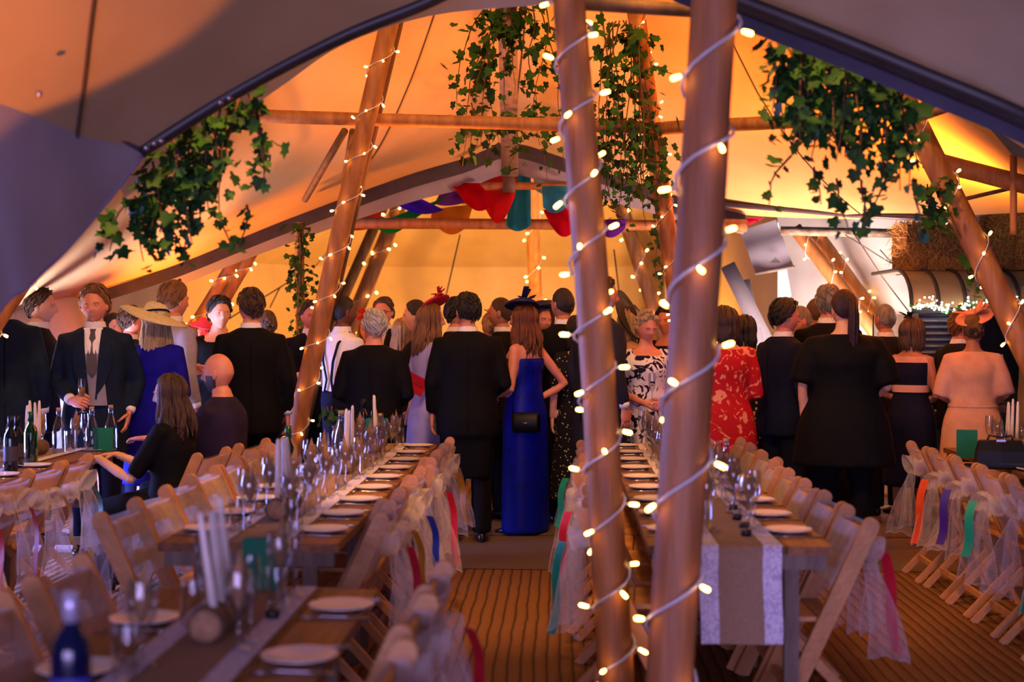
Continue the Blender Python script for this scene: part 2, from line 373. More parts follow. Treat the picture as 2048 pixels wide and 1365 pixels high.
# tied back door flap with its small dark tent emblem
fp = [at(1480, 462, 14.9), at(1552, 440, 14.7), at(1588, 535, 14.6), at(1512, 548, 14.7)]
P = [[fp[0].lerp(fp[1], i / 10).lerp(fp[3].lerp(fp[2], i / 10), j / 10) + Vector((0, -.04 * math.sin(3.1 * i / 10) + .02 * math.sin(j), 0)) for i in range(11)] for j in range(11)]
fo = MB().grid(P).build('door_flap', CANV_G); tag(fo, 'grey rolled canvas door flap with small tent emblem by the doorway', 'canvas flap')
c = at(1550, 522, 14.55)
mb = MB()
for dx in (-.05, -.025, 0, .025, .05): mb.add([c + Vector((dx * .9 - .008, -.02, -.02)), c + Vector((dx * .9 + .008, -.02, -.02)), c + Vector((dx * .25, -.02, .045 - abs(dx) * .5))], [(0, 1, 2)])
mb.build('tent_emblem', M('emblem', '#3a2a10', .7), fo)
MB().tube([at(1510, 548, 14.66), at(1590, 534, 14.56)], .018, 6).build('flap_bar', M('flap_rod', '#8d8078', .6), fo)
for (u0, v0, u1, v1) in [(1455, 530, 1540, 700), (1490, 560, 1520, 690)]:
    a, b = at(u0, v0, 15.2), at(u1, v1, 15.0)
    so = MB().bar(a, b, .16 if u0 < 1480 else .1, .012, (0, 1, 0)).build('door_strap', CANV_G, fo)
# right edge wall by the bar
o11, _ = canvas('wall_right', [Vector((3.60, 11.4, 0)), Vector((4.1, 10.9, 0)), Vector((4.8, 10.4, 0))], [Vector((3.66, 11.4, 1.86)), Vector((4.0, 10.9, 2.15)), Vector((4.8, 10.4, 2.3))], M('canvas_olive', '#8a7a50', .85, '#7a6b45', 3), 16, 16, .0, .05, 'olive tan canvas at the right edge beside the bar')
# grey canvas corner high on the right with its flap
gp = [at(1935, 205, 8.6), at(2100, 190, 8.3), at(2100, 330, 8.5), at(2026, 312, 8.7)]
P = [[gp[0].lerp(gp[1], i / 6).lerp(gp[3].lerp(gp[2], i / 6), j / 6) for i in range(7)] for j in range(7)]
tag(MB().grid(P).build('canvas_gusset', M('gusset', '#6d6a55', .85)), 'olive grey triangular canvas gusset high at the right edge', 'canvas')

# ================================================================== POLES, BARS, FAIRY LIGHTS
def wood(name, c1, c2, rough=.55, st=(6, 6, .5), sc=3, bump=.25): return M(name, c1, rough, c2, sc, bump, 25, stretch=st)
W_POLE = wood('pole_pine', '#bf7f45', '#94582c', .5)
W_POLE2 = wood('pole_pine_rosy', '#b87a4e', '#8f5634', .5)
W_DARK = wood('pole_dark', '#7a5632', '#553a20', .6)
W_BIRCH = wood('pole_birch', '#a89a86', '#5e5145', .6, (3, 3, 6), 4)
CABLE = M('light_cable_white', '#d8d2dc', .4)
BULB = lamp('bulb_warm', '#ffb850', 24); BULBW = lamp('bulb_white', '#fff1d8', 16); HOLD = M('bulb_holder', '#e8e2dc', .4)
def pole(a, b, r, mat, label, taper=.9, name='tent_pole', knots=0, n=14):
    a = Vector(a); b = Vector(b); k = 14; pts = []; rad = []
    for i in range(k + 1):
        t = i / k; p = a.lerp(b, t)
        p = p + Vector((noise.noise(p * .6 + Vector((3, 1, 0))), noise.noise(p * .6 + Vector((9, 4, 2))), 0)) * r * .18
        pts.append(p); rad.append(r * lerp(1, taper, t) * (1 + .05 * noise.noise(p * 3)))
    o = MB().tube(pts, rad, n).build(name, mat); tag(o, label, 'pole'); return o
_bm = {}
def bulb_meshes(L, r, m):
    k = (L, r, m.name)
    if k not in _bm:
        a = MB().lathe([(.001, -L * .42), (r * .62, -L * .42), (r * .62, -L * .08), (.001, -L * .08)], 8).mesh('bulb_holder', HOLD)
        b = MB().lathe([(.001, -L * .1), (r * .8, -L * .08), (r, L * .3), (r * .85, L * .5), (.001, L * .58)], 8).mesh('bulb', m)
        _bm[k] = (a, b)
    return _bm[k]
def bulb(parent, p, d, L=.04, r=.007, m=None):
    ha, bb = bulb_meshes(L, r, m or BULB)
    q = Vector(d).normalized().to_track_quat('Z', 'Y').to_euler()
    b = link('bulb', bb, parent, p, q); link('bulb_holder', ha, b); return b
def spiral(a, b, r, pitch, label, cab=.004, ph=0, t0=0, t1=1, per=5, L=.04, br=.007, seed=1, hand=1):
    """a fairy light string wound round the pole a-b: cable plus bulbs"""
    rnd = random.Random(seed)
    a = Vector(a); b = Vector(b); ax = (b - a); ln = ax.length; ax.normalize()
    x = ax.cross(Vector((0, 1, 0))).normalized(); y = ax.cross(x)
    n = int(ln * (t1 - t0) / pitch * 14); pts = []; nrm = []
    for i in range(n + 1):
        t = lerp(t0, t1, i / n); s_ = t * ln; an = ph + hand * 2 * math.pi * s_ / pitch + .5 * noise.noise(Vector((s_ * 1.3, seed, 0)))
        d = x * math.cos(an) + y * math.sin(an)
        pts.append(a + ax * (s_ + .03 * noise.noise(Vector((s_ * 4, seed, 2)))) + d * (r + cab * 1.6)); nrm.append(d)
    e = empty('fairy_light_string', pts[0]); tag(e, label, 'fairy lights', 'fairy light strings on the tent poles')
    MB().tube([p - pts[0] for p in pts], cab, 5).build('cable', CABLE, e)
    st = max(2, int(14 / per))
    for i in range(2, n, st):
        d = nrm[i] + ax * rnd.uniform(-.7, .5) + Vector((rnd.uniform(-.5, .5), rnd.uniform(-.3, .3), 0))
        d.normalize(); bulb(e, pts[i] - pts[0] + d * L * .45, d, L, br)
    return e
# two near poles
A0, A1 = dropz(at(1243, 1462, 5.5), 0), at(1117, -330, 5.55)
B0, B1 = dropz(at(1322, 1600, 4.7), 0), at(1452, -330, 4.75)
pole(A0, A1, .072, W_POLE, 'near pine pole leaning left, wrapped in lights, beside the aisle', .86)
pole(B0, B1, .080, W_POLE2, 'nearest thick pine pole leaning right in front of the runner table', .95)
spiral(A0, A1, .068, .265, 'fairy lights wound round the near pole beside the aisle', .0055, 1.2, .04, .98, 3.2, .056, .0085, 3)
spiral(B0, B1, .080, .36, 'fairy lights wound round the nearest thick pole', .0065, 2.2, .05, .98, 2.6, .056, .0085, 5)
# tripod of the middle tipi
PC0 = Vector((-2.22, 11.0, 0)); PD0 = Vector((1.2, 11.6, 0)); PE0 = Vector((3.45, 8.5, 0)); PG0 = Vector((-4.35, 8.1, 0))
AP_C = AP_M + Vector((-.34, 0, 0))
pole(PC0, AP_C, .076, W_POLE, 'tall slanting pine pole left of centre with spiralling lights', .85)
spiral(PC0, AP_C, .074, .36, 'fairy lights spiralling up the tall slanting pole left of centre', .004, .5, .02, .85, 4, .04, .009, 8)
pole(PC0 + Vector((-.02, .35, 0)), AP_C + Vector((.02, .3, 0)), .055, W_DARK, 'darker thin pole close behind the tall slanting pole', .85)
pole(PD0, AP_M + Vector((.1, .1, 0)), .074, W_POLE, 'slanting pine pole right of centre hung with ivy', .85)
spiral(PD0, AP_M + Vector((.1, .1, 0)), .072, .36, 'fairy lights up the ivy hung pole right of centre', .004, 1.5, .02, .85, 4, .04, .009, 9)
pole(PE0, AP_M + Vector((.42, -.1, 0)), .082, W_POLE, 'thick slanting pole at the right in front of the hay bales', .85)
spiral(PE0, AP_M + Vector((.42, -.1, 0)), .08, .42, 'fairy lights on the slanting pole in front of the hay bales', .004, .2, .1, .75, 4, .042, .009, 10)
pole(PG0, AP_M + Vector((-.15, -.1, 0)), .08, W_POLE, 'slanting pole end showing at the far left edge', .85)
spiral(PG0, AP_M + Vector((-.15, -.1, 0)), .08, .4, 'fairy lights on the pole at the far left edge', .004, .2, .1, .5, 4, .042, .009, 11)
# ring of bars in the middle tipi
def bar(a, b, r, mat, label, name='crossbar'): return pole(a, b, r, mat, label, .95, name)
bar(at(500, 232, 10.6), at(1320, 256, 10.7), .05, W_POLE, 'long pine crossbar high up left of centre')
bar(at(1300, 258, 10.75), at(1660, 240, 9.6), .05, W_POLE, 'pine crossbar high up behind the right ivy')
bar(at(1800, 240, 8.8), at(1950, 190, 8.3), .05, W_POLE, 'short pine crossbar meeting the slanting pole at the right')
bar(at(1850, 318, 9.2), at(2060, 372, 9.0), .06, W_POLE, 'pine strut running right from the slanting pole')
bar(at(2027, 310, 9.0), at(2027, 470, 9.0), .022, W_POLE, 'thin upright rod above the hay bales')
bar(at(1900, 405, 9.4), at(2030, 375, 9.2), .014, W_DARK, 'thin dark rod behind the slanting pole at the right')
bar(at(690, 262, 10.5), at(610, 400, 11.4), .028, W_DARK, 'thin dark strut left of the tall slanting pole')
bar(at(705, 262, 10.5), at(690, 350, 11.4), .022, W_DARK, 'short thin strut beside the tall slanting pole')
bar(at(1160, 6, 5.9), at(1400, 22, 5.9), .03, W_DARK, 'dark ridge bar at the top between the two near poles')
# hanging post under the arch peak
t = MB().bar(at(1014, -40, 11.0), at(1020, 345, 13.2), .15, .09, (0, 1, 0)).build('ridge_rafter', wood('post_grey', '#9b8578', '#7d685c', .6)); tag(t, 'grey timber ridge rafter with ivy above the arch peak', 'rafter')
t = MB().bar(at(1018, 340, 13.6), at(1018, 385, 13.6), .12, .08, (0, 1, 0)).build('bracket', M('bracket_wood', '#6b5548', .6)); tag(t, 'square timber bracket holding the bunting bar', 'bracket')
# arch of the rear opening
bar(at(640, 446, 14.0), at(1480, 452, 14.3), .055, W_POLE, 'long horizontal pole under the arch behind the bunting')
bar(at(340, 492, 12.8), at(705, 432, 14.0), .055, W_POLE, 'pine pole along the lower left side of the arch')
bar(at(1360, 448, 13.9), at(1492, 452, 13.6), .065, W_POLE2, 'stub of log ending beside the door flap')
bar(at(820, 374, 14.1), at(1330, 371, 14.1), .04, W_POLE, 'bar carrying the rainbow bunting')
bar(at(1562, 462, 13.9), at(1832, 468, 13.6), .045, W_BIRCH, 'pale rail above the doorway on the right')
for k, (p0, p1, yy) in enumerate([((392, 640), (500, 470), 13.2), ((440, 610), (520, 480), 13.5)]):
    a, b = at(p0[0] - 50, p0[1] + 90, yy), at(p1[0] + 4, p1[1] - 6, yy + .3)
    pole(a, b, .06, W_POLE, ['slanting prop pole at the lower left of the arch', 'second prop pole close behind at the lower left of the arch'][k])
    spiral(a, b, .058, .42, ['fairy lights on the left prop pole', 'fairy lights on the second left prop pole'][k], .004, k, .05, .98, 4, .045, .011, 20 + k)
for k, (p0, p1, yy) in enumerate([((1590, 456), (1750, 660), 14.1), ((1630, 462), (1760, 640), 14.3)]):
    a, b = at(p1[0] + 30, p1[1] + 45, yy), at(p0[0], p0[1], yy + .2)
    pole(a, b, .075, W_POLE, ['slanting prop pole right of the doorway', 'second prop pole right of the doorway'][k])
    spiral(a, b, .075, .42, ['fairy lights on the prop pole right of the doorway', 'fairy lights on the second prop pole right of the doorway'][k], .004, k, .05, .98, 4, .045, .011, 24 + k)
# rear tipi poles
for k, (b0, lb) in enumerate([((-3.15, 17.0), 'rear pole left of centre behind the tall slanting pole'), ((-.3, 21.4), 'upright rear pole in the centre against the back wall'), ((1.72, 17.2), 'rear pole right of centre behind the near pole')]):
    a = Vector((b0[0], b0[1], 0)); top = AP_F + Vector(((.0, 0, .0)))
    pole(a, top, .10, W_POLE, lb, .85); spiral(a, top, .10, .62, 'fairy lights on the ' + lb, .005, k, .03, .7, 4.5, .06, .016, 30 + k)
pole((-3.55, 17.6, 0), AP_F + Vector((-.1, .3, 0)), .07, W_DARK, 'dark thin rear pole beside the left rear pole')
pole(dropz(at(600, 700, 12.6), 0), at(598, 445, 12.6), .045, W_BIRCH, 'upright birch pole wound with ivy left of the tall slanting pole')

# added pale greenery, overexposure put into its colour, for the bright doorway
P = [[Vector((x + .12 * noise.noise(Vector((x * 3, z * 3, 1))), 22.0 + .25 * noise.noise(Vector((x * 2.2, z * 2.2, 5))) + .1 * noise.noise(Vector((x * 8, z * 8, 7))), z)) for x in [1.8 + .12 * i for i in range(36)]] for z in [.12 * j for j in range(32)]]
tag(MB().grid(P).build('added_greenery', M('overexposed_greenery', '#dfeae6', .9, '#a9c6a4', 5)), 'added pale greenery, overexposed in its colour, outside the doorway on the right', 'added_greenery')
# ================================================================== PEOPLE
PEND = []
def union(name, mb, mat, parent, voxel=.017, it=4, extra=None, mats=None):
    """closed pieces fused into one continuous skin (converted to a plain mesh at the end)"""
    o = mb.build(name, mat, parent)
    r = o.modifiers.new('r', 'REMESH'); r.mode = 'VOXEL'; r.voxel_size = voxel
    s = o.modifiers.new('s', 'SMOOTH'); s.factor = .5; s.iterations = it
    PEND.append((o, extra, mats or [mat])); return o
def finish_unions():
    bpy.context.view_layer.update(); dg = bpy.context.evaluated_depsgraph_get(); res = []
    for o, ex, mats in PEND: res.append(bpy.data.meshes.new_from_object(o.evaluated_get(dg)))
    for (o, ex, mats), me in zip(PEND, res):
        o.modifiers.clear()
        if ex:
            bm = bmesh.new(); bm.from_mesh(me)
            for f in bm.faces: f.material_index = 0
            vs = [bm.verts.new(p) for p in ex.v]
            for f, mi in zip(ex.f, ex.m):
                try: bm.faces.new([vs[i] for i in f]).material_index = mi
                except ValueError: pass
            bm.to_mesh(me); bm.free()
        me.materials.clear()
        for m in mats: me.materials.append(m)
        me.polygons.foreach_set('use_smooth', [True] * len(me.polygons)); me.update()
        o.data = me
    PEND.clear()
def ering(c, rx, ry, n=20, e=2.3):
    c = Vector(c); out = []
    for k in range(n):
        a = 2 * math.pi * k / n; ca, sa = math.cos(a), math.sin(a)
        out.append(c + Vector((rx * math.copysign(abs(ca) ** (2 / e), ca), ry * math.copysign(abs(sa) ** (2 / e), sa), 0)))
    return out
MEN = [(.80, .13, .10, 0), (.88, .168, .118, 0), (.96, .172, .12, 0), (1.06, .158, .112, 0), (1.18, .165, .115, 0), (1.30, .182, .122, .005), (1.38, .185, .112, 0), (1.425, .165, .09, -.008), (1.455, .11, .07, -.012), (1.49, .066, .062, -.01), (1.535, .058, .06, 0)]
WOM = [(.80, .14, .11, 0), (.88, .178, .125, -.005), (.96, .168, .12, -.005), (1.04, .14, .105, 0), (1.12, .126, .098, .002), (1.20, .136, .105, .008), (1.28, .150, .122, .015), (1.35, .156, .106, .006), (1.405, .146, .08, -.006), (1.44, .10, .064, -.012), (1.475, .056, .054, -.01), (1.535, .049, .052, 0)]
def prof(P, z):
    if z <= P[0][0]: return P[0][1:]
    for a, b in zip(P, P[1:]):
        if z <= b[0]:
            t = (z - a[0]) / (b[0] - a[0]); return tuple(lerp(a[i], b[i], t) for i in (1, 2, 3))
    return P[-1][1:]
def torso(mb, P, z0, z1, inf, g=1.0, extra=()):
    zs = sorted(set([z0, z1] + [p[0] for p in P if z0 < p[0] < z1])); rs = []
    for z in zs:
        rx, ry, yc = prof(P, z); gg = g if z < 1.4 else 1 + (g - 1) * max(0, (1.5 - z) / .1)
        rs.append(ering((0, yc, z), rx * gg + inf, ry * gg + inf))
    mb.rings(list(extra) + rs); return mb
def hpt(x, y, z):
    """unit direction -> point of a sculpted head (front +Y, eyes at z = 0), metres"""
    px, py, pz = .073 * x, .094 * y, .118 * z
    if y < 0: px *= 1 + .06 * -y
    if z < 0:
        t = -z; px *= 1 - .24 * t * t
        if y < 0: py *= 1 - .4 * t
        else: py *= 1 - .05 * t * t
    if y > .1:
        g = lambda cx, cz, sx, sz: math.exp(-((x - cx) / sx) ** 2 - ((z - cz) / sz) ** 2)
        py += .007 * g(0, .13, .5, .10) - .014 * (g(.37, -.01, .17, .10) + g(-.37, -.01, .17, .10))
        if -.5 < z < .1:
            t = min(1, max(0, (.1 - z) / .38)); dn = 1 if z > -.29 else max(0, 1 - (-.29 - z) / .07)
            py += .027 * (t ** .8) * dn * math.exp(-(x / (.085 + .09 * t)) ** 2)
        py += .006 * g(0, -.47, .26, .045) + .0055 * g(0, -.57, .22, .045) - .005 * g(0, -.52, .3, .02) + .011 * g(0, -.86, .32, .14) - .004 * g(0, -.68, .3, .07)
        px += .004 * x * g(0, -.25, 1.2, .2)
    return Vector((px, py, pz))
def sph(i, j, nu, nv):
    ph = math.pi * min(max(j / nv, .004), .996); th = 2 * math.pi * i / nu + math.pi / 2
    return math.sin(ph) * math.cos(th), math.sin(ph) * math.sin(th), math.cos(ph)
NU, NV = 44, 32
HEADV = []; HEADD = []
for j in range(NV + 1):
    for i in range(NU):
        d = sph(i, j, NU, NV); HEADD.append(d); HEADV.append(hpt(*d))
HEADF = []; HEADM = []
for j in range(NV):
    for i in range(NU):
        k = (i + 1) % NU; HEADF.append((j * NU + i, (j + 1) * NU + i, (j + 1) * NU + k, j * NU + k))
        x, y, z = HEADD[j * NU + i]; HEADM.append(1 if (abs(x) < .24 - abs(z + .52) and y > .4 and -.62 < z < -.43) else 0)
def head_geo(mb, Mx, brow):
    o = len(mb.v); mb.v += [tuple(Mx @ p) for p in HEADV]; mb.f += [tuple(i + o for i in f) for f in HEADF]; mb.m += HEADM
    r3 = Mx.to_3x3(); sc = r3.col[0].length
    for s in (-1, 1):
        mb.ball(Mx @ Vector((s * .0305, .0705, -.001)), .0135 * sc, 10, 2)
        mb.ball(Mx @ Vector((s * .0300, .0785, -.001)), .0078 * sc, 8, 3)
        mb.tube([Mx @ Vector((s * .013, .0925, .015)), Mx @ Vector((s * .03, .0905, .021)), Mx @ Vector((s * .048, .077, .016))], [.0042 * sc, .0052 * sc, .003 * sc], 5, mi=4)
        mb.tube([Mx @ Vector((s * .016, .0835, .006)), Mx @ Vector((s * .031, .0855, .0115)), Mx @ Vector((s * .046, .0745, .005))], [.003 * sc, .0036 * sc, .0025 * sc], 5, mi=0)
        if s > 0: mb.tube([Mx @ (hpt(q_ * .23, math.sqrt(1 - .0529 * q_ * q_ - .27), -.52) + Vector((0, .0008, 0))) for q_ in (-1, -.6, -.2, .2, .6, 1)], [.0014 * sc, .0028 * sc, .0028 * sc, .0028 * sc, .0028 * sc, .0014 * sc], 5, mi=1)
        rt = r3.normalized() @ Matrix.Rotation(s * R(18), 3, 'Z')
        mb.ball(Mx @ Vector((s * .074, -.006, -.006)), (.009 * sc, .02 * sc, .031 * sc), 10, 0, rt)
def hairline(az, rec=0):
    a = abs(az)
    for (a0, z0), (a1, z1) in zip([(0, .60 + rec), (.6, .56 + rec), (1.05, .30), (1.45, .02), (1.9, -.30), (2.4, -.52), (3.2, -.58)][:-1], [(.6, .56 + rec), (1.05, .30), (1.45, .02), (1.9, -.30), (2.4, -.52), (3.2, -.58)]):
        if a <= a1: return lerp(z0, z1, (a - a0) / (a1 - a0))
    return -.58
def hair_cap(Mx, th, rec, seed, vol=1.0, nu=56, nv=40):
    mb = MB(); ok = {}; vs = []
    for j in range(nv + 1):
        for i in range(nu):
            x, y, z = sph(i, j, nu, nv); az = math.atan2(x, y); s = z - hairline(az, rec) + .05 * noise.noise(Vector((x * 6, y * 6, seed)))
            k = max(0, min(1, s / .16)); k = k * k * (3 - 2 * k)
            rid = noise.noise(Vector((x * 22, y * 22, z * 5 + seed)))
            off = -.004 + k * (th * vol * (1 + .35 * max(0, z)) + .004 * rid)
            p = hpt(x, y, z); n = Vector((x / .073, y / .094, z / .118)).normalized()
            vs.append(Mx @ (p + n * off)); ok[(i, j)] = s > -.04
    fs = [(j * nu + i, (j + 1) * nu + i, (j + 1) * nu + (i + 1) % nu, j * nu + (i + 1) % nu) for j in range(nv) for i in range(nu) if ok[(i, j)] or ok[((i + 1) % nu, j + 1)]]
    return mb.add(vs, fs)
def strands(Mx, length, n, seed, spread=.02, azr=(1.15, 3.14), wave=.012, rad=.013, gather=None):
    mb = MB(); rnd = random.Random(seed); r = None
    for k in range(n):
        az = rnd.uniform(*azr) * rnd.choice((-1, 1)); pts = []; ph = rnd.uniform(0, 6); e0 = rnd.uniform(.35, .98); lay = rnd.uniform(.008, .02)
        zz = e0
        while zz > -.35:
            rr = math.sqrt(max(0, 1 - zz * zz)); p = hpt(math.sin(az) * rr, math.cos(az) * rr, zz)
            pts.append(p + Vector((math.sin(az) * rr, math.cos(az) * rr, .5)).normalized() * lay); zz -= .2
        last = pts[-1].copy(); L = length * rnd.uniform(.86, 1.04); m = 7
        for q in range(1, m + 1):
            t = q / m
            out = Vector((math.sin(az), math.cos(az) - .25, 0)) * spread * math.sin(min(1, t * 1.4) * 1.57)
            wv = Vector((math.sin(ph + t * 9) * wave, math.cos(ph + t * 8) * wave * .6, 0)) * t
            pts.append(last + out + wv + Vector((0, 0, -L * t)))
        rr = [rad * (.7 if q == 0 else 1) * (1 if q < len(pts) - 3 else .3 + .22 * (len(pts) - 1 - q)) for q in range(len(pts))]
        mb.tube([Mx @ p for p in pts], rr, 5, mi=0)
    return mb
def hand(mb, wr, dr, nrm, side, curl=.5, s=1.0, mi=0):
    """palm, four unequal bent fingers and a thumb off the side of the palm. dr: along the hand, nrm: out of the back of the hand"""
    dr = Vector(dr).normalized(); nrm = Vector(nrm); nrm = (nrm - dr * nrm.dot(dr))
    if nrm.length < 1e-3: nrm = dr.orthogonal()
    nrm.normalize(); x = dr.cross(nrm) * side; wr = Vector(wr)
    rs = []
    for t, hw, ht in ((-.02, .024, .019), (.015, .030, .018), (.05, .040, .016), (.085, .041, .014), (.098, .036, .010)):
        c = wr + dr * t * s; rs.append([c + x * math.cos(a) * hw * s + nrm * math.sin(a) * ht * s for a in (2 * math.pi * k / 10 for k in range(10))])
    mb.rings(rs, mi=mi)
    for k, (off, L) in enumerate(((-.029, .070), (-.010, .078), (.010, .073), (.028, .058))):
        p = wr + dr * .088 * s + x * off * s; pts = [p]; ang = curl * .5
        for q, f in enumerate((.42, .33, .25)):
            d = dr * math.cos(ang) - nrm * math.sin(ang) + x * off * .9; pts.append(pts[-1] + d.normalized() * L * f * s); ang += curl * (.95 if q == 0 else .75)
        mb.tube(pts, [.0095 * s, .009 * s, .008 * s, .006 * s], 7, mi=mi)
    p = wr + dr * .03 * s - x * .028 * s - nrm * .004 * s
    mb.tube([p, p + (dr * .55 - x * .8 - nrm * .35).normalized() * .035 * s, p + (dr * .8 - x * .62 - nrm * .55).normalized() * .062 * s, p + (dr * .95 - x * .42 - nrm * .75).normalized() * .083 * s], [.0125 * s, .011 * s, .0095 * s, .007 * s], 7, mi=mi)
SK = {'fair': M('skin_fair', '#e0a98c', .5, '#d49a7c', 14, spec=.35), 'pink': M('skin_pink', '#d9927a', .5, '#cb7f68', 14, spec=.35), 'tan': M('skin_tan', '#bf8060', .5, '#ad6f52', 14, spec=.35), 'dark': M('skin_deep', '#6d432e', .5, '#5d3826', 14, spec=.35)}
LIP = M('lips', '#7c322f', .45); EYEW = M('eye_white', '#e6e0da', .3); EYED = M('eye_dark', '#1d1512', .2)
def hairm(c, c2): return M('hair_' + c, c, .45, c2, 8, .5, 60, stretch=(5, 5, 1), spec=.5)
HAIR = {'brown': hairm('#4a2f1d', '#2b1a10'), 'dark': hairm('#1f1612', '#120c0a'), 'black': hairm('#12100f', '#080707'), 'grey': hairm('#8f8984', '#615b57'), 'white': hairm('#cfc9c2', '#9d968e'), 'blonde': hairm('#b68f58', '#7e5c32'), 'ash': hairm('#c3a983', '#8f7650'), 'auburn': hairm('#7b3f1c', '#4a230f'), 'ginger': hairm('#8a5a32', '#5d3a1e'), 'mouse': hairm('#5f4630', '#3b2a1c'), 'wine': hairm('#3a1518', '#20090c')}
def cloth(n, c, c2=None, rough=.8, sc=12, bump=.12): return M('cloth_' + n, c, rough, c2, sc, bump, 160, spec=.15)
CL = {'black': cloth('black', '#0b0a0f', '#070609'), 'charcoal': cloth('charcoal', '#1b1a22', '#15141b'), 'grey': cloth('grey', '#2a2933', '#23222b'), 'navy': cloth('navy', '#10142e', '#0c1026'), 'teal': cloth('teal', '#15233a', '#101b2e'), 'white': cloth('white', '#e9e6ea', '#dcd8de'), 'blue': cloth('blue', '#15109c', '#100c7c'), 'royal': cloth('royal', '#0412a6', '#030c80', .5), 'lilac': cloth('lilac', '#a8a4d2', '#9692c2'), 'lilacgrey': cloth('lilacgrey', '#a39bb8', '#948ca8'), 'greyvest': cloth('greyvest', '#8b8896', '#7d7a88'), 'plum': cloth('plum', '#2b2140', '#211a33'), 'peach': cloth('peach', '#e2ab90', '#d59d82'), 'tie_grey': cloth('tie_grey', '#5b5458', '#4a4448'), 'tie_blue': cloth('tie_blue', '#4a57b0', '#3a479b'), 'tie_rose': cloth('tie_rose', '#8d3846', '#722b38'), 'red': cloth('red', '#c2182a', '#a81223'), 'pink': cloth('pink', '#d23a5c', '#bd2c4d')}
def pattern(name, a, b, sc, sharp, kind='noise', c=None, dist=1.5):
    if name in MC: return MC[name]
    m = bpy.data.materials.new(name); m.use_nodes = True; nt = m.node_tree; N = nt.nodes; L = nt.links; B = N['Principled BSDF']; B.inputs['Roughness'].default_value = .8; B.inputs['Specular IOR Level'].default_value = .2
    tc = N.new('ShaderNodeTexCoord')
    if kind == 'voronoi': t = N.new('ShaderNodeTexVoronoi'); t.inputs['Scale'].default_value = sc; t.inputs['Randomness'].default_value = .9; o = t.outputs['Distance']
    else: t = N.new('ShaderNodeTexNoise'); t.inputs['Scale'].default_value = sc; t.inputs['Distortion'].default_value = dist; t.inputs['Detail'].default_value = 2; o = t.outputs[0]
    L.new(tc.outputs['Object'], t.inputs['Vector'])
    r = N.new('ShaderNodeValToRGB'); L.new(o, r.inputs[0]); r.color_ramp.elements[0].color = lin(a); r.color_ramp.elements[1].color = lin(b)
    r.color_ramp.elements[0].position, r.color_ramp.elements[1].position = sharp
    L.new(r.outputs[0], B.inputs['Base Color']); MC[name] = m; return m
CL['floral_red'] = pattern('cloth_floral_red', '#b3131c', '#e08a6a', 13, (.56, .60))
CL['floral_white'] = pattern('cloth_floral_white', '#e2dce0', '#15142e', 7.5, (.53, .56), dist=3)
CL['floral_black'] = pattern('cloth_floral_black', '#d8cdb0', '#121014', 26, (.30, .36), 'voronoi')
CL['dots_black'] = pattern('cloth_dots_black', '#b9a68c', '#121014', 34, (.20, .24), 'voronoi')
CL['gold_print'] = pattern('cloth_gold_print', '#2a1c1c', '#d2a24c', 22, (.45, .55))
LEATHER = M('shoe_leather', '#120f10', .3, spec=.5)
BAGS = {'red': M('clutch_red', '#c01226', .4), 'black': M('bag_black', '#08070b', .5, spec=.25), 'green': M('clutch_dark', '#15120f', .4)}
ARM = {  # elbow, hand, direction of the hand, back of the hand; person's right side (+x)
    'down': ((.235, -.045, 1.13), (.242, .02, .90), (0, .12, -1), (1, 0, 0), .45),
    'glass': ((.255, -.03, 1.12), (.13, .24, 1.13), (-.5, .7, .15), (.6, .4, .4), .95),
    'glasslow': ((.245, -.05, 1.12), (.12, .22, 1.02), (-.65, .6, -.1), (.6, .4, .4), .95),
    'clasp': ((.238, -.02, 1.10), (.07, .24, 1.03), (-.7, .5, -.2), (.4, .8, .3), .8),
    'hip': ((.35, -.16, 1.12), (.19, -.02, 1.02), (-.45, .5, -.6), (.7, -.3, .3), .6),
    'pocket': ((.26, -.08, 1.12), (.215, .04, .93), (-.15, .3, -.9), (1, 0, 0), .3),
    'fold': ((.24, .02, 1.10), (.0, .2, 1.14), (-1, .15, .0), (.2, .9, .2), .5),
    'raise': ((.26, .16, 1.30), (.13, .13, 1.52), (-.3, .1, .8), (.4, .7, 0), .7),
    'table': ((.22, .16, 1.10), (.12, .44, 1.225), (-.2, .95, -.05), (0, 0, 1), .35),
}
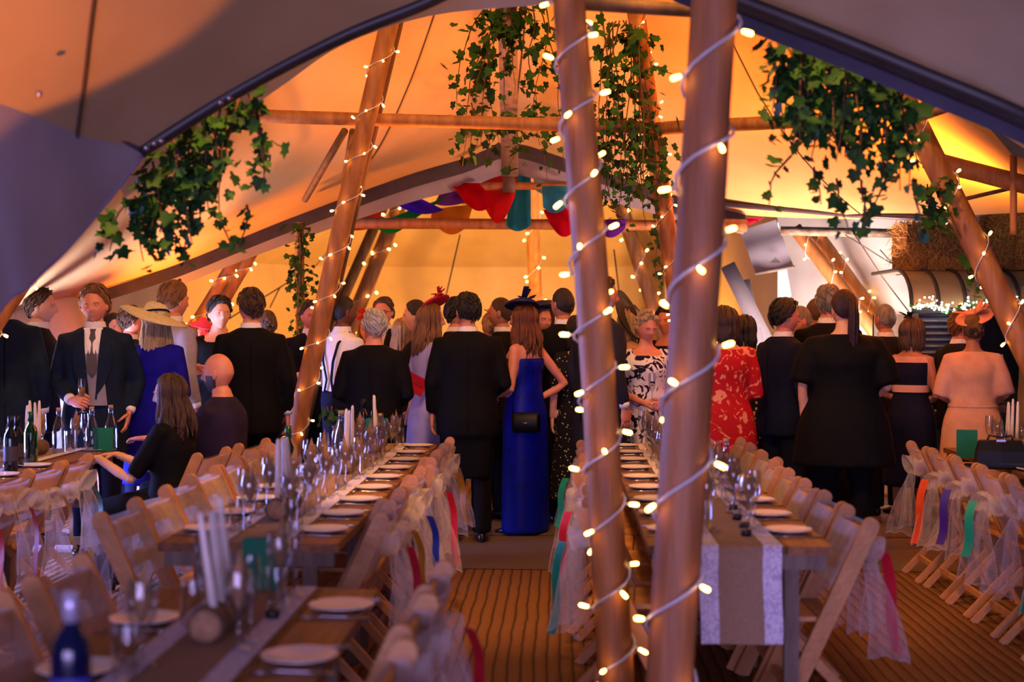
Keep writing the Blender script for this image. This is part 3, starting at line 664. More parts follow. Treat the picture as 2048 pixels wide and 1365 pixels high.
def person(label, u, Y, H, th, sex='m', skin='fair', hair=('short', 'brown'), arms=('down', 'down'), outfit=(), g=1.0, hy=0, hp=0, seated=False, X=None, lean=0, rec=0, group=None, seed=None):
    seed = seed or int(abs(u) * 7 + Y * 31); rnd = random.Random(seed)
    x = at(u, 640, Y).x if X is None else X
    root = empty('person', (x, Y, 0), R(th)); s = H / 1.75; root.scale = (s, s, s)
    tag(root, label, 'person', group)
    P = MEN if sex == 'm' else WOM; dz = -.40 if seated else 0
    T = Matrix.Translation((0, 0, dz)) @ Matrix.Translation((0, 0, .9)) @ Matrix.Rotation(R(-lean), 4, 'X') @ Matrix.Translation((0, 0, -.9))
    def tf(mb, i0): mb.v[i0:] = [tuple(T @ Vector(p)) for p in mb.v[i0:]]
    sx = (.170 if sex == 'm' else .148) * (1 + .6 * (g - 1)); gs = 1 + .5 * (g - 1)
    aw = 1.0 if sex == 'm' else .82
    J = []
    for side, nm in ((1, arms[0]), (-1, arms[1])):
        e, h, d, n, c = ARM[nm]; k = .90 if sex == 'w' else 1.0; q = (g - 1) * .12
        f = lambda v, a=0: Vector((side * (v[0] * k + a), v[1] + (q if v[1] > .1 else 0), v[2]))
        J.append((Vector((side * sx, -.008, 1.405)), f(e, q), f(h, q * .6), Vector((side * d[0], d[1], d[2])), Vector((side * n[0], n[1], n[2])), c, side))
    hx = .088 * gs
    if seated: legs = [[(sd * hx, 0, .52), (sd * hx * 1.2, .24, .52), (sd * hx * 1.25, .44, .50), (sd * hx * 1.2, .43, .27), (sd * hx * 1.15, .40, .08)] for sd in (-1, 1)]
    else: legs = [[(sd * hx, 0, .88), (sd * hx * 1.03, .012, .68), (sd * hx * 1.05, .015, .49), (sd * hx * 1.05, -.005, .30), (sd * hx * 1.08, -.01, .075)] for sd in (-1, 1)]
    hm = HAIR.get(hair[1]) if hair and hair[1] else HAIR['brown']
    # ---- body: one continuous skin
    mb = MB(); torso(mb, P, .80, 1.535, 0, g)
    mb.tube([(0, -.006, 1.47), (0, .004, 1.52), (0, .012, 1.58)], [.054 * aw ** .5, .052 * aw ** .5, .05 * aw ** .5], 12)
    for a, e, h, d, n, c, sd in J:
        up = a.lerp(e, .5); fo = e.lerp(h, .35)
        mb.tube([a + Vector((-sd * .03, 0, .0)), a, up, e, fo, h], [.05 * aw, .052 * aw, .046 * aw * gs, .040 * aw, .041 * aw, .027], 12)
    tf(mb, 0)
    for lg in legs: mb.tube(lg, [.088 * gs, .078 * gs, .055, .055, .037], 12)
    ex = MB(); hs = 1.05 if sex == 'm' else 1.0
    HM = T @ Matrix.Translation((0, .018, 1.632 if sex == 'm' else 1.618)) @ Matrix.Rotation(R(hy), 4, 'Z') @ Matrix.Rotation(R(hp), 4, 'X') @ Matrix.Diagonal((hs, hs, hs, 1))
    head_geo(ex, HM, hm)
    i0 = len(ex.v)
    for a, e, h, d, n, c, sd in J: hand(ex, h, d, n, sd, c, 1.0 if sex == 'm' else .9)
    tf(ex, i0)
    union('body', mb, SK[skin], root, .016, 3, ex, [SK[skin], LIP, EYEW, EYED, hm])
    # ---- hair
    st = hair[0] if hair else None
    if st and st != 'bald':
        tuft = MB()
        if st in ('short', 'full'):
            for k in range(110):
                a_ = rnd.uniform(-3.14, 3.14); z_ = rnd.uniform(-.4, .99)
                if z_ < hairline(a_, rec) + .12: continue
                pts = []; az = a_; zz = z_; th = .013 if st == 'short' else .021
                for q in range(4):
                    rr = math.sqrt(max(0, 1 - zz * zz)); p = hpt(math.sin(az) * rr, math.cos(az) * rr, zz); n_ = Vector((math.sin(az) * rr, math.cos(az) * rr, zz)).normalized()
                    pts.append(HM @ (p + n_ * (th * (1 + .35 * max(0, zz)) + (-.002, .003, .004, .002)[q])))
                    az += (.10 if a_ > 0 else -.10) + rnd.uniform(-.08, .08); zz = max(zz - (.10 if abs(a_) > .5 else .02), hairline(az, rec) + (.10 if abs(az) < 2.1 else .0))
                tuft.tube(pts, [.004, .007, .006, .002], 5)
        hb = hair_cap(HM, {'short': .013, 'crop': .007, 'full': .02}.get(st, .014), rec, seed)
        if st == 'long': hb2 = strands(HM, .30, 60, seed); hb.add(hb2.v, hb2.f)
        if st == 'bob': hb2 = strands(HM, .12, 60, seed, .006, (.95, 3.14), .004, .016); hb.add(hb2.v, hb2.f)
        if st == 'wavy': hb2 = strands(HM, .26, 64, seed, .035, (1.1, 3.14), .022, .014); hb.add(hb2.v, hb2.f)
        if st == 'curly':
            for k in range(90):
                dx, dy, dz_ = rnd.gauss(0, 1), rnd.gauss(-.3, 1), rnd.gauss(.3, .8); l = math.sqrt(dx * dx + dy * dy + dz_ * dz_)
                d = (dx / l, dy / l, dz_ / l)
                if d[2] > hairline(math.atan2(d[0], d[1])) + .05: hb.ball(HM @ (hpt(*d) * 1.17), .021, 6)
        if st == 'pony':
            for k in range(34):
                a = rnd.uniform(0, 6.3); q = rnd.uniform(0, .024); o_ = Vector((math.cos(a) * q, math.sin(a) * q, 0)); L = rnd.uniform(.32, .4)
                hb.tube([HM @ p for p in (Vector((0, -.088, .055)) + o_ * .6, Vector((.0, -.122, .05)) + o_, Vector((0, -.14, -.03)) + o_ * 1.3, Vector((0, -.135, -.13)) + o_ * 1.5, Vector((0, -.13, -.1 - L * .6)) + o_ * 1.4, Vector((0, -.125, -.1 - L)) + o_ * .5)], [.008, .011, .012, .012, .01, .004], 5)
        if st == 'updo':
            for k in range(40):
                a = rnd.uniform(0, 6.3); q = rnd.uniform(0, .045); hb.ball(HM @ Vector((math.cos(a) * q, -.092 - rnd.uniform(0, .03), .01 + math.sin(a) * q)), rnd.uniform(.016, .025), 6)
        hb.add(tuft.v, tuft.f); hb.build('hair', hm, root)
    # ---- clothes
    info = {'root': root, 'HM': HM, 'T': T, 'J': J, 's': s}
    def sleeves(mb, r0, r1, r2, upto=1.0, puff=0):
        for a, e, h, d, n, c, sd in J:
            up = a.lerp(e, .5); pts = [a + Vector((-sd * .05, 0, .0)), a + Vector((0, 0, .004)), up, e]; rad = [r0 * .9, r0, (r0 + r1) / 2 * gs + puff, r1 + puff * .6]
            if upto > .5: pts += [e.lerp(h, .5), e.lerp(h, .9)]; rad += [(r1 + r2) / 2, r2]
            else: pts = pts[:3] + [a.lerp(e, upto * 2)]
            mb.tube(pts, rad, 14)
    def legs_tube(mb, r0, rk, ra, zend=None):
        for lg in legs:
            q = list(lg)
            mb.tube(q, [r0 * gs, r0 * .93 * gs, rk, (rk + ra) / 2, ra], 14)
    def patch(name, mat, wz, z0, z1, inf, eps, x0=None, n=14, m=8, prf=None):
        """cloth lying on the chest between z0 and z1; wz(t) -> (x left, x right)"""
        rows = []
        for j in range(n + 1):
            t = j / n; z = lerp(z0, z1, t); rx, ry, yc = prf(z) if prf else prof(P, z); rx = rx * g + inf; ry = ry * g + inf; xa, xb = wz(t); row = []
            for i in range(m + 1):
                xx = lerp(xa, xb, i / m); q = max(.05, 1 - abs(xx / rx) ** 2.3); row.append(T @ Vector((xx, yc + ry * q ** (1 / 2.3) + eps, z)))
            rows.append(row)
        o = MB().grid(rows).build(name, mat, root); return o
    def jprof(z):
        JP = [(.74, .195, .148, -.002), (.88, .203, .15, -.002), (1.0, .186, .138, 0), (1.1, .178, .132, 0), (1.2, .188, .138, 0), (1.32, .194, .143, .002), (1.39, .192, .126, -.003), (1.435, .168, .102, -.01), (1.465, .13, .09, -.012), (1.492, .082, .078, -.01)]
        return prof(JP, z)
    for it in outfit:
        k = it[0]; mat = CL.get(it[1], None) if len(it) > 1 else None; op = it[2] if len(it) > 2 else {}
        if k in ('jacket', 'tailcoat', 'shirt'):
            mb = MB(); z0 = op.get('z0', .76); sh = 0 if k != 'shirt' else -.012
            zs = [z0] + [z for z in (.88, 1.0, 1.1, 1.2, 1.32, 1.39, 1.435, 1.465, 1.492) if z > z0]; rs = []
            for z in zs:
                rx, ry, yc = jprof(z); q = g if z < 1.4 else gs; rs.append(ering((0, yc, z), rx * q * (1 if sex == 'm' else .9) + sh, ry * q + sh))
            mb.rings(rs); sleeves(mb, .066 + sh * .6, .056 + sh * .5, .042)
            if k == 'tailcoat': mb.rings([ering((0, -.075, z), a, b) for z, a, b in ((1.05, .15, .07), (.85, .185, .075), (.65, .17, .055), (.46, .15, .035))])
            tf(mb, 0); union(k if k != 'tailcoat' else 'tailcoat', mb, mat, root, .018, 3)
            if op.get('seam', k != 'shirt'):   # centre back seam and vent
                rows = [T @ Vector((0, jprof(z)[2] - jprof(z)[1] * g * 1.0 - .002, z)) for z in (.80, .9, 1.0, 1.1, 1.2, 1.32, 1.40)]
                MB().tube(rows, .003, 5).build('back_seam', CL['black'], root)
        elif k == 'collar':
            mb = MB(); mb.rings([ering((0, -.006 + .012 * t, 1.478 + .048 * t), .077 - .012 * t, .079 - .012 * t, 20, 2) for t in (0, .5, 1)], cap=False); tf(mb, 0); mb.build('shirt_collar', mat, root)
            if op.get('cuffs', 1):
                for a, e, h, d, n, c, sd in J:
                    cb = MB(); dv = (h - e).normalized(); cb.tube([h - dv * .035, h - dv * .0], [.0365, .0345], 12); tf(cb, 0); cb.build('shirt_cuff', mat, root)
        elif k == 'front':     # open jacket front: shirt, tie, waistcoat and lapels
            zb = op.get('zb', 1.08)
            patch('shirt_front', CL['white'], lambda t: (-lerp(.062, .0 + op.get('wb', .02), t), lerp(.062, .0 + op.get('wb', .02), t)), 1.485, zb + .10, .022, .004, prf=jprof)
            if op.get('vest'): patch('waistcoat', CL[op['vest']], lambda t: (-.01 - .085 * t ** .4, .01 + .085 * t ** .4), 1.34, .98, .022, .007, prf=jprof)
            if op.get('vest'): patch('shirt_vee', CL['white'], lambda t: (-.05 * (1 - t), .05 * (1 - t)), 1.46, 1.24, .022, .010, prf=jprof)
            tp = [(1.478, .020), (1.455, .014), (1.42, .020), (1.30, .030), (1.20, .036), (1.16, .002)]; rows = []
            for z, hw in tp:
                rx, ry, yc = jprof(z); y = yc + ry * g + .022 + .018
                rows.append([T @ Vector((-hw, y - .006, z)), T @ Vector((0, y + .004, z)), T @ Vector((hw, y - .006, z))])
            MB().grid(rows).build('tie', CL[op.get('tie', 'tie_grey')], root)
            for sd in (-1, 1):
                patch('lapel', mat, lambda t, sd=sd: (sd * lerp(.055, .018, t), sd * (lerp(.06, .03, t) + .075 * math.sin(math.pi * min(1, t * 1.1)) ** .7)), 1.475, zb, .022, .012, prf=jprof)
        elif k == 'trousers':
            mb = MB(); torso(mb, P, .80, op.get('top', 1.0), .014, g); tf(mb, 0) if seated else None
            legs_tube(mb, .102, .078, .07); union('trousers', mb, mat, root, .02, 3)
        elif k in ('dress', 'top'):
            ztop = op.get('top', 1.41); hem = op.get('hem', .5); fl = op.get('flare', .06); wst = op.get('waist', 1.04); inf = op.get('inf', .012)
            mb = MB(); rs = []; zl = [z for z in [p[0] for p in P] if wst < z < ztop] + [ztop]
            if k == 'dress' and not seated:
                n = 7
                for q in range(n):
                    t = q / n; z = lerp(hem, wst, t); rx, ry, yc = prof(P, max(z, .80)); 
                    if z < .88: rx, ry, yc = prof(P, .88)
                    f = max(0, (.95 - z) / (.95 - hem)) if hem < .95 else 0
                    rs.append(ering((0, yc, z), (rx * g + inf) + fl * f, (ry * g + inf) + fl * f))
            else:
                for z in (op.get('z0', .80), .9, 1.0):
                    if z < ztop: rx, ry, yc = prof(P, z); rs.append(ering((0, yc, z), rx * g + inf + .006, ry * g + inf + .006))
            for z in [wst] + zl:
                if rs and z <= rs[0][0].z + .001: continue
                rx, ry, yc = prof(P, z); q = g if z < 1.4 else gs; rs.append(ering((0, yc, z), rx * q + inf, ry * q + inf))
            mb.rings(rs)
            sl = op.get('sleeve', 0)
            if sl: sleeves(mb, .06 if sex == 'w' else .066, op.get('sr', .052), .04, sl, op.get('puff', 0))
            tf(mb, 0)
            o = union('dress' if k == 'dress' else 'top', mb, mat, root, op.get('vox', .017), 3)
        elif k == 'band':      # colour block round the torso
            mb = MB(); z0, z1 = op['z']; rs = [ering((0, prof(P, z)[2], z), prof(P, z)[0] * g + .018 + (op.get('add', 0)), prof(P, z)[1] * g + .018 + op.get('add', 0)) for z in (z0, (z0 + z1) / 2, z1)]
            mb.rings(rs, cap=False); tf(mb, 0); mb.build(op.get('name', 'colour_panel'), mat, root)
        elif k == 'straps':
            for sd in (-1, 1):
                rows = [T @ Vector((sd * .085, .10, 1.27)), T @ Vector((sd * .095, .07, 1.385)), T @ Vector((sd * .1, 0, 1.425)), T @ Vector((sd * .085, -.085, 1.37)), T @ Vector((sd * .06, -.115, 1.22))]
                MB().tube(rows, .006, 5).build('strap', mat, root)
        elif k == 'braces':
            for sd in (-1, 1):
                rows = [(sd * .075, .132, 1.02), (sd * .085, .142, 1.25), (sd * .095, .10, 1.42), (sd * .085, 0, 1.482), (sd * .08, -.115, 1.40), (sd * .055, -.146, 1.26), (sd * .025, -.137, 1.12), (sd * .05, -.140, 1.02)]
                MB().tube([T @ Vector(p) for p in rows], .013, 6, flat=.45).build('brace', mat, root)
        elif k == 'beard':
            bm_ = MB(); vs_ = []; ok = {}; nu, nv = 40, 32
            for j in range(nv + 1):
                for i in range(nu):
                    x_, y_, z_ = sph(i, j, nu, nv); q = z_ < -.3 - .25 * max(0, y_ - .75) * 2 + (.25 if y_ < .6 else 0) and y_ > -.05 and not (abs(x_) < .2 and -.62 < z_ < -.44 and y_ > 0) and z_ > -.97
                    q = q or (y_ > .5 and -.45 < z_ < -.38 and abs(x_) < .3); ok[(i, j)] = q
                    vs_.append(HM @ (hpt(x_, y_, z_) * (1.06 if q else .98)))
            bm_.add(vs_, [(j * nu + i, (j + 1) * nu + i, (j + 1) * nu + (i + 1) % nu, j * nu + (i + 1) % nu) for j in range(nv) for i in range(nu) if ok[(i, j)]]); bm_.build('beard', HAIR[it[1]], root)
        elif k == 'glasses':
            mb = MB()
            for sd in (-1, 1):
                mb.tube([HM @ Vector((sd * .031 + .019 * math.cos(a), .094, .0 + .015 * math.sin(a))) for a in (k2 * math.pi / 6 for k2 in range(13))], .0018, 5)
                mb.tube([HM @ Vector((sd * .05, .093, .004)), HM @ Vector((sd * .078, .03, .006)), HM @ Vector((sd * .078, -.01, .004))], .0018, 5)
            mb.tube([HM @ Vector((-.012, .098, .002)), HM @ Vector((.012, .098, .002))], .0018, 5); mb.build('spectacles', M('spectacle_frame', '#1b1a1e', .3), root)
        elif k == 'earring':
            for sd in (-1, 1): MB().tube([HM @ Vector((sd * .08, -.002 + .016 * math.sin(a), -.052 + .018 * math.cos(a))) for a in (k2 * math.pi / 7 for k2 in range(15))], .002, 5).build('hoop_earring', M('silver', '#d5cfc8', .25, metal=.9), root)
        elif k == 'flower':
            mb = MB(); rx, ry, yc = jprof(1.30); c0 = Vector((-.10, yc + ry * .86 + .02, 1.31))
            for q in range(9): a = q * .7; mb.ball(T @ (c0 + Vector((.016 * math.cos(a) * (q > 0), .006 * (q == 0), .016 * math.sin(a) * (q > 0)))), .013, 6)
            mb.build('buttonhole_flower', M('petal_cream', '#efe6ef', .6), root)
            MB().tube([T @ (c0 + Vector((0, 0, -.01))), T @ (c0 + Vector((-.012, .0, -.055)))], .004, 5).build('flower_stem', M('stem_green', '#3c6a3a', .6), root)
    # ---- shoes
    sm = LEATHER
    for lg in legs:
        a = Vector(lg[-1]); mb = MB(); heel = sex == 'w'
        rs = [ering((a.x, a.y + y, z), wx, 0.0001) for y, z, wx in ()]
        pr = [(-.055, .035, .02, .03), (-.03, .045, .032, .045), (.03, .042, .036, .042), (.10, .032, .042, .03), (.16, .026, .040, .024), (.205, .018, .022, .016)]
        mb.rings([[Vector((a.x + wx * math.cos(q), a.y + y, max(.0, z + hz * math.sin(q)))) for q in (2 * math.pi * k2 / 12 for k2 in range(12))] for y, z, wx, hz in pr]); mb.build('shoe', sm, root)
    return info
def hold(info, side, off=(0, .07, 0)):
    """world position just beyond a hand (0 = right, 1 = left)"""
    a, e, h, d, n, c, sd = info['J'][side]
    p = info['T'] @ (h + d.normalized() * .075 - n.normalized() * .022)
    r = info['root']; Mx = Matrix.Translation(r.location) @ r.rotation_euler.to_matrix().to_4x4() @ Matrix.Scale(info['s'], 4)
    return Mx @ p
def hat_lathe(info, name, mat, prof_, tilt=(0, 0), off=(0, -.01, .085), sx=1.0, sy=1.0, n=36, wav=0, label=None):
    mb = MB(); rt = Matrix.Rotation(R(tilt[0]), 3, 'X') @ Matrix.Rotation(R(tilt[1]), 3, 'Y'); rs = []
    for r, z in prof_:
        rs.append([info['HM'] @ (rt @ Vector((r * sx * math.cos(a), r * sy * math.sin(a), z + wav * max(0, r - .1) * math.sin(2 * a + .6))) + Vector(off)) for a in (2 * math.pi * k / n for k in range(n))])
    mb.rings(rs); return mb.build(name, mat, info['root'])
def fascinator(info, mat, seed, off=(.03, -.02, .12), r=.085, plume=True, tilt=(20, 15), big=1.0):
    rnd = random.Random(seed)
    hat = hat_lathe(info, 'fascinator', mat, [(.001, .012), (r * .5, .02), (r * .95, .006), (r, 0), (r * .9, -.004), (.001, .0)], tilt, off)
    mb = MB(); rt = Matrix.Rotation(R(tilt[0]), 3, 'X') @ Matrix.Rotation(R(tilt[1]), 3, 'Y')
    for k in range(7 if plume else 4):
        a = rnd.uniform(0, 6.3); l = rnd.uniform(.05, .10) * big; pts = []
        for q in range(9):
            t = q / 8; pts.append(info['HM'] @ (rt @ Vector((math.cos(a) * l * 1.1 * math.sin(t * 3.14) + .02 * math.cos(a), math.sin(a) * l * 1.1 * math.sin(t * 3.14), .01 + .05 * big * math.sin(t * 3.14) ** .7 + .01 * t)) + Vector(off)))
        mb.tube(pts, .019 * big, 6, flat=.2)
    mb.build('fascinator_bow', mat, info['root'])
    return hat
# ---- the guests
SUIT = lambda c='black', sh=1, **k: [('jacket', c)] + ([('collar', 'white')] if sh else []) + [('trousers', k.get('tr', c))]
STRAW = M('straw_cream', '#ddd0a6', .7, '#c9ba8c', 40, .4, 300)
HAT = {'red': M('hat_red', '#c41c2c', .6), 'pink': M('hat_pink', '#d8345e', .6), 'navy': M('hat_navy', '#151b4a', .6), 'midnight': M('hat_midnight', '#12131f', .6), 'orange': M('hat_coral', '#e04a2c', .6), 'peach': M('hat_peach', '#e0957a', .6), 'white': M('hat_white', '#e9e2e6', .7)}
FLUTE = [(.001, 0), (.032, 0), (.033, .003), (.006, .008), (.0045, .085), (.012, .10), (.024, .135), (.0265, .18), (.0235, .225)]
GLASS = glass('clear_glass', '#f2f4f8')
def flute_at(p, label, name='champagne_flute', wine=True):
    e = empty(name, p); tag(e, label, 'glass')
    MB().lathe(FLUTE, 16, (0, 0, -.06), cap=False).build('flute_glass', GLASS, e)
    if wine: MB().lathe([(.002, .102), (.0115, .105), (.022, .135), (.0245, .165), (.001, .165)], 14, (0, 0, -.06)).build('wine', M('sparkling_wine', '#d8b25a', .1, spec=.5, trans=.6), e)
    return e
ppl = {}
person('person in dark tailcoat cut off by the left picture edge', 6, 9.5, 1.88, 25, 'm', 'fair', ('short', 'brown'), ('down', 'clasp'), [('tailcoat', 'teal'), ('collar', 'white'), ('trousers', 'navy')])
person('young person in dark suit with white buttonhole, smiling in profile at far left', 76, 10.1, 1.815, -82, 'm', 'fair', ('short', 'brown'), ('down', 'glasslow'), SUIT('black') + [('flower', 'white')])
ppl['tie'] = person('older person with grey tie and waistcoat under dark morning coat, holding a flute', 190, 9.65, 1.818, -168, 'm', 'pink', ('full', 'ginger'), ('glasslow', 'pocket'), [('jacket', 'teal', {'z0': .62, 'seam': 0}), ('front', 'teal', {'vest': 'greyvest', 'tie': 'tie_grey', 'zb': 1.02}), ('collar', 'white'), ('trousers', 'navy')], 1.08, -8)
flute_at(hold(ppl['tie'], 0), 'champagne flute held by the person with the grey tie')
ppl['straw'] = person('person in royal blue dress and wide cream straw hat, seen from behind', 312, 9.9, 1.72, -8, 'w', 'fair', ('long', 'ash'), ('clasp', 'glasslow'), [('dress', 'blue', {'hem': .45, 'sleeve': 1, 'flare': .04, 'top': 1.44})], 1.06, -15, 4)
hat_lathe(ppl['straw'], 'straw_hat', STRAW, [(.001, .075), (.05, .072), (.08, .05), (.092, .0), (.14, -.012), (.20, -.022), (.245, -.045), (.245, -.05), (.19, -.03), (.10, -.016), (.086, -.01), (.001, .06)], (-14, 16), (0, -.01, .06), wav=.12)
MB().tube([ppl['straw']['HM'] @ Vector((.095 * math.cos(a), -.012 + .095 * math.sin(a), .058 + .02 * math.cos(a) - .02 * math.sin(a))) for a in (k * math.pi / 10 for k in range(21))], .007, 5).build('hat_ribbon', CL['navy'], ppl['straw']['root'])
person('tall person in pale lilac grey suit behind the straw hat', 345, 10.45, 1.865, -38, 'm', 'pink', ('full', 'ginger'), ('down', 'glass'), SUIT('lilacgrey'))
person('person with short brown hair and blue suit behind the morning coat', 258, 11.2, 1.70, -50, 'm', 'pink', ('short', 'brown'), ('down', 'down'), SUIT('navy'))
person('pale faced person with dark hair peering out behind the blue suit', 226, 11.8, 1.66, -140, 'w', 'fair', ('long', 'dark'), ('down', 'down'), [('dress', 'charcoal', {'sleeve': 1})])
q = person('distant person in white wide hat by the pale side wall', 122, 12.6, 1.66, -100, 'w', 'pink', ('bob', 'grey'), ('down', 'down'), [('dress', 'lilacgrey', {'sleeve': 1})])
hat_lathe(q, 'white_hat', HAT['white'], [(.001, .07), (.07, .065), (.09, 0), (.2, -.02), (.2, -.026), (.085, -.012), (.001, .05)], (8, 0), (0, 0, .07))
q = person('distant person in white feathered hat at the side entrance', 152, 12.2, 1.62, 40, 'w', 'pink', ('bob', 'white'), ('down', 'down'), [('dress', 'white', {'sleeve': 1})])
fascinator(q, HAT['white'], 3, (0, 0, .1), .12)
# seated pair
ppl['sw'] = person('seated person with long brown hair and black top at the far left table', 330, 8.3, 1.66, 78, 'w', 'fair', ('wavy', 'brown'), ('table', 'table'), [('top', 'black', {'sleeve': .45, 'top': 1.43}), ('trousers', 'black')], 1.12, 8, -4, True, X=-2.28)
ppl['sb'] = person('seated bald bearded person in dark navy shirt at the far left table', 420, 9.0, 1.78, 75, 'm', 'pink', ('bald', 'dark'), ('table', 'table'), [('shirt', 'plum', {'z0': .80}), ('trousers', 'black'), ('beard', 'brown')], 1.12, 5, 0, True, X=-2.16)
person('young dark haired person in black shirt facing the camera, left of the black suit', 438, 11.35, 1.77, -150, 'm', 'fair', ('full', 'black'), ('glass', 'down'), [('top', 'black', {'sleeve': 1}), ('trousers', 'black')])
q = person('person hidden behind the young dark haired guest wearing a pink hat', 416, 11.95, 1.62, 160, 'w', 'pink', ('bob', 'brown'), ('down', 'down'), [('dress', 'pink', {'sleeve': 1})])
hat_lathe(q, 'pink_hat', HAT['pink'], [(.001, .06), (.08, .05), (.1, .01), (.18, -.02), (.18, -.026), (.09, -.0), (.001, .04)], (0, -12), (-.02, 0, .07))
person('person in black suit with brown hair seen from behind, beside the ivy pole', 502, 10.0, 1.81, 12, 'm', 'pink', ('short', 'brown'), ('down', 'glasslow'), SUIT('black'), 1.06, 18)
person('person with pinned up hair and black top behind the black suit', 535, 11.4, 1.68, 15, 'w', 'fair', ('updo', 'mouse'), ('clasp', 'clasp'), [('dress', 'charcoal', {'sleeve': 1, 'hem': .4})])
person('person in blue tie and navy suit looking out beside the slanting pole', 622, 12.0, 1.75, -160, 'm', 'pink', ('short', 'brown'), ('glass', 'down'), [('jacket', 'navy', {'seam': 0}), ('front', 'navy', {'tie': 'tie_blue'}), ('collar', 'white'), ('trousers', 'navy')])
person('person in white shirt and dark braces with black hair', 684, 11.05, 1.775, -38, 'm', 'dark', ('crop', 'black'), ('clasp', 'clasp'), [('shirt', 'white', {'z0': .98}), ('collar', 'white', {'cuffs': 0}), ('braces', 'navy'), ('trousers', 'navy', {'top': 1.04})], 1.0, -15)
q = person('fair haired person in coral red fascinator behind the white haired guest', 738, 12.3, 1.64, 170, 'w', 'pink', ('long', 'blonde'), ('down', 'down'), [('dress', 'gold_print', {'sleeve': .45})])
fascinator(q, HAT['orange'], 8, (0, .02, .11), .11)
person('person with spectacles and rose tie facing us behind the white haired guest', 768, 12.6, 1.79, 172, 'm', 'pink', ('short', 'mouse'), ('down', 'down'), [('jacket', 'charcoal', {'seam': 0}), ('front', 'charcoal', {'tie': 'tie_rose'}), ('collar', 'white'), ('trousers', 'charcoal'), ('glasses',)], 1.1)
person('white haired person in black suit seen from behind at the table end', 748, 10.1, 1.665, -4, 'm', 'pink', ('short', 'white'), ('glasslow', 'glasslow'), SUIT('black', 0), 1.14, 28)
person('blonde person in gold patterned dress glimpsed beside the lilac dress', 805, 11.6, 1.62, -20, 'w', 'fair', ('long', 'blonde'), ('down', 'down'), [('dress', 'gold_print', {'sleeve': .45})])
person('dark haired person in profile facing left behind the lilac dress', 836, 11.2, 1.76, 85, 'w', 'fair', ('updo', 'dark'), ('down', 'down'), [('dress', 'charcoal', {'sleeve': .45})])
ppl['lil'] = person('person in lilac puff sleeved dress with red fascinator and red clutch', 858, 10.75, 1.73, -62, 'w', 'fair', ('wavy', 'ginger'), ('clasp', 'clasp'), [('dress', 'lilac', {'hem': .12, 'flare': .07, 'sleeve': .5, 'puff': .022, 'top': 1.40})], 1.0, -8)
hat_lathe(ppl['lil'], 'saucer_hat', HAT['red'], [(.001, .022), (.05, .026), (.09, .012), (.105, -.004), (.10, -.010), (.001, .004)], (22, -34), (.01, .03, .135), .75, 1.15)
fascinator(ppl['lil'], HAT['red'], 12, (.07, .05, .185), .03, True, (20, -30), .6)
cl = MB(); c0 = at(826, 766, 10.5)
cl.box((0, 0, 0), (.20, .04, .13), Matrix.Rotation(R(28), 3, 'Y')); o = cl.build('clutch_bag', BAGS['red'], smooth=False); o.location = c0; o.rotation_euler = (0, 0, R(20)); tag(o, 'red clutch bag held against the lilac dress', 'bag')
MB().box((.0, -.022, .03), (.18, .006, .06), Matrix.Rotation(R(28), 3, 'Y')).build('bag_flap', M('clutch_flap', '#a30f20', .4), o, False)
person('dark haired person facing right behind the tailcoat', 912, 11.4, 1.77, -80, 'm', 'pink', ('short', 'black'), ('down', 'down'), SUIT('charcoal'))
person('person in long black tailcoat seen from behind in the aisle', 935, 10.15, 1.78, 4, 'm', 'pink', ('short', 'dark'), ('glasslow', 'down'), [('tailcoat', 'black'), ('collar', 'white', {'cuffs': 0}), ('trousers', 'black')], 1.12, 20)
q = person('person with fair pinned up hair and small net fascinator behind the tailcoat', 983, 11.9, 1.67, 20, 'w', 'pink', ('updo', 'blonde'), ('down', 'down'), [('dress', 'gold_print', {'sleeve': .45})])
fascinator(q, HAT['orange'], 18, (0, -.05, .1), .05, True, (10, 0), .7)
person('person with short cropped brown hair facing left behind the blue gown', 1006, 11.5, 1.77, 75, 'm', 'tan', ('crop', 'brown'), ('down', 'down'), SUIT('black'))
ppl['blue'] = person('person in long strapless blue gown with auburn hair, hand on hip', 1050, 10.6, 1.73, 58, 'w', 'pink', ('wavy', 'auburn'), ('hip', 'clasp'), [('dress', 'royal', {'hem': .02, 'flare': .012, 'top': 1.33, 'inf': .012}), ('straps', 'navy')], 1.06, 8)
hat_lathe(ppl['blue'], 'saucer_hat', HAT['navy'], [(.001, .03), (.06, .034), (.11, .012), (.135, -.012), (.128, -.018), (.001, .008)], (-8, 14), (.0, .01, .118))
fascinator(ppl['blue'], HAT['navy'], 22, (-.03, -.03, .135), .07, True, (-10, 20), 1.1)
hb = empty('handbag', at(1052, 846, 10.36), R(-6)); tag(hb, 'small black shoulder bag hanging on the blue gown', 'bag')
mb = MB(); mb.rings([[Vector((x_, .045 * math.cos(a), .075 * math.sin(a))) * k_ for a in (2 * math.pi * q_ / 16 for q_ in range(16))] for x_, k_ in ((-.115, .55), (-.11, .9), (-.08, 1), (.08, 1), (.11, .9), (.115, .55))]); mb.build('bag_body', BAGS['black'], hb)
MB().tube([Vector((-.1, 0, .05)), Vector((-.09, -.02, .18)), Vector((-.02, -.06, .36)), Vector((.02, -.03, .52))], .004, 5).build('bag_strap', BAGS['black'], hb)
MB().box((0, -.047, .0), (.04, .004, .008)).build('bag_clasp', M('clasp', '#9a98a8', .3, metal=.8), hb)
q = person('person in navy disc hat standing behind the blue gown', 1082, 11.8, 1.73, -150, 'w', 'pink', ('bob', 'brown'), ('down', 'down'), [('dress', 'navy', {'sleeve': 1})])
hat_lathe(q, 'navy_hat', HAT['navy'], [(.001, .05), (.10, .045), (.14, .0), (.14, -.01), (.001, .0)], (14, 0), (0, .0, .1))
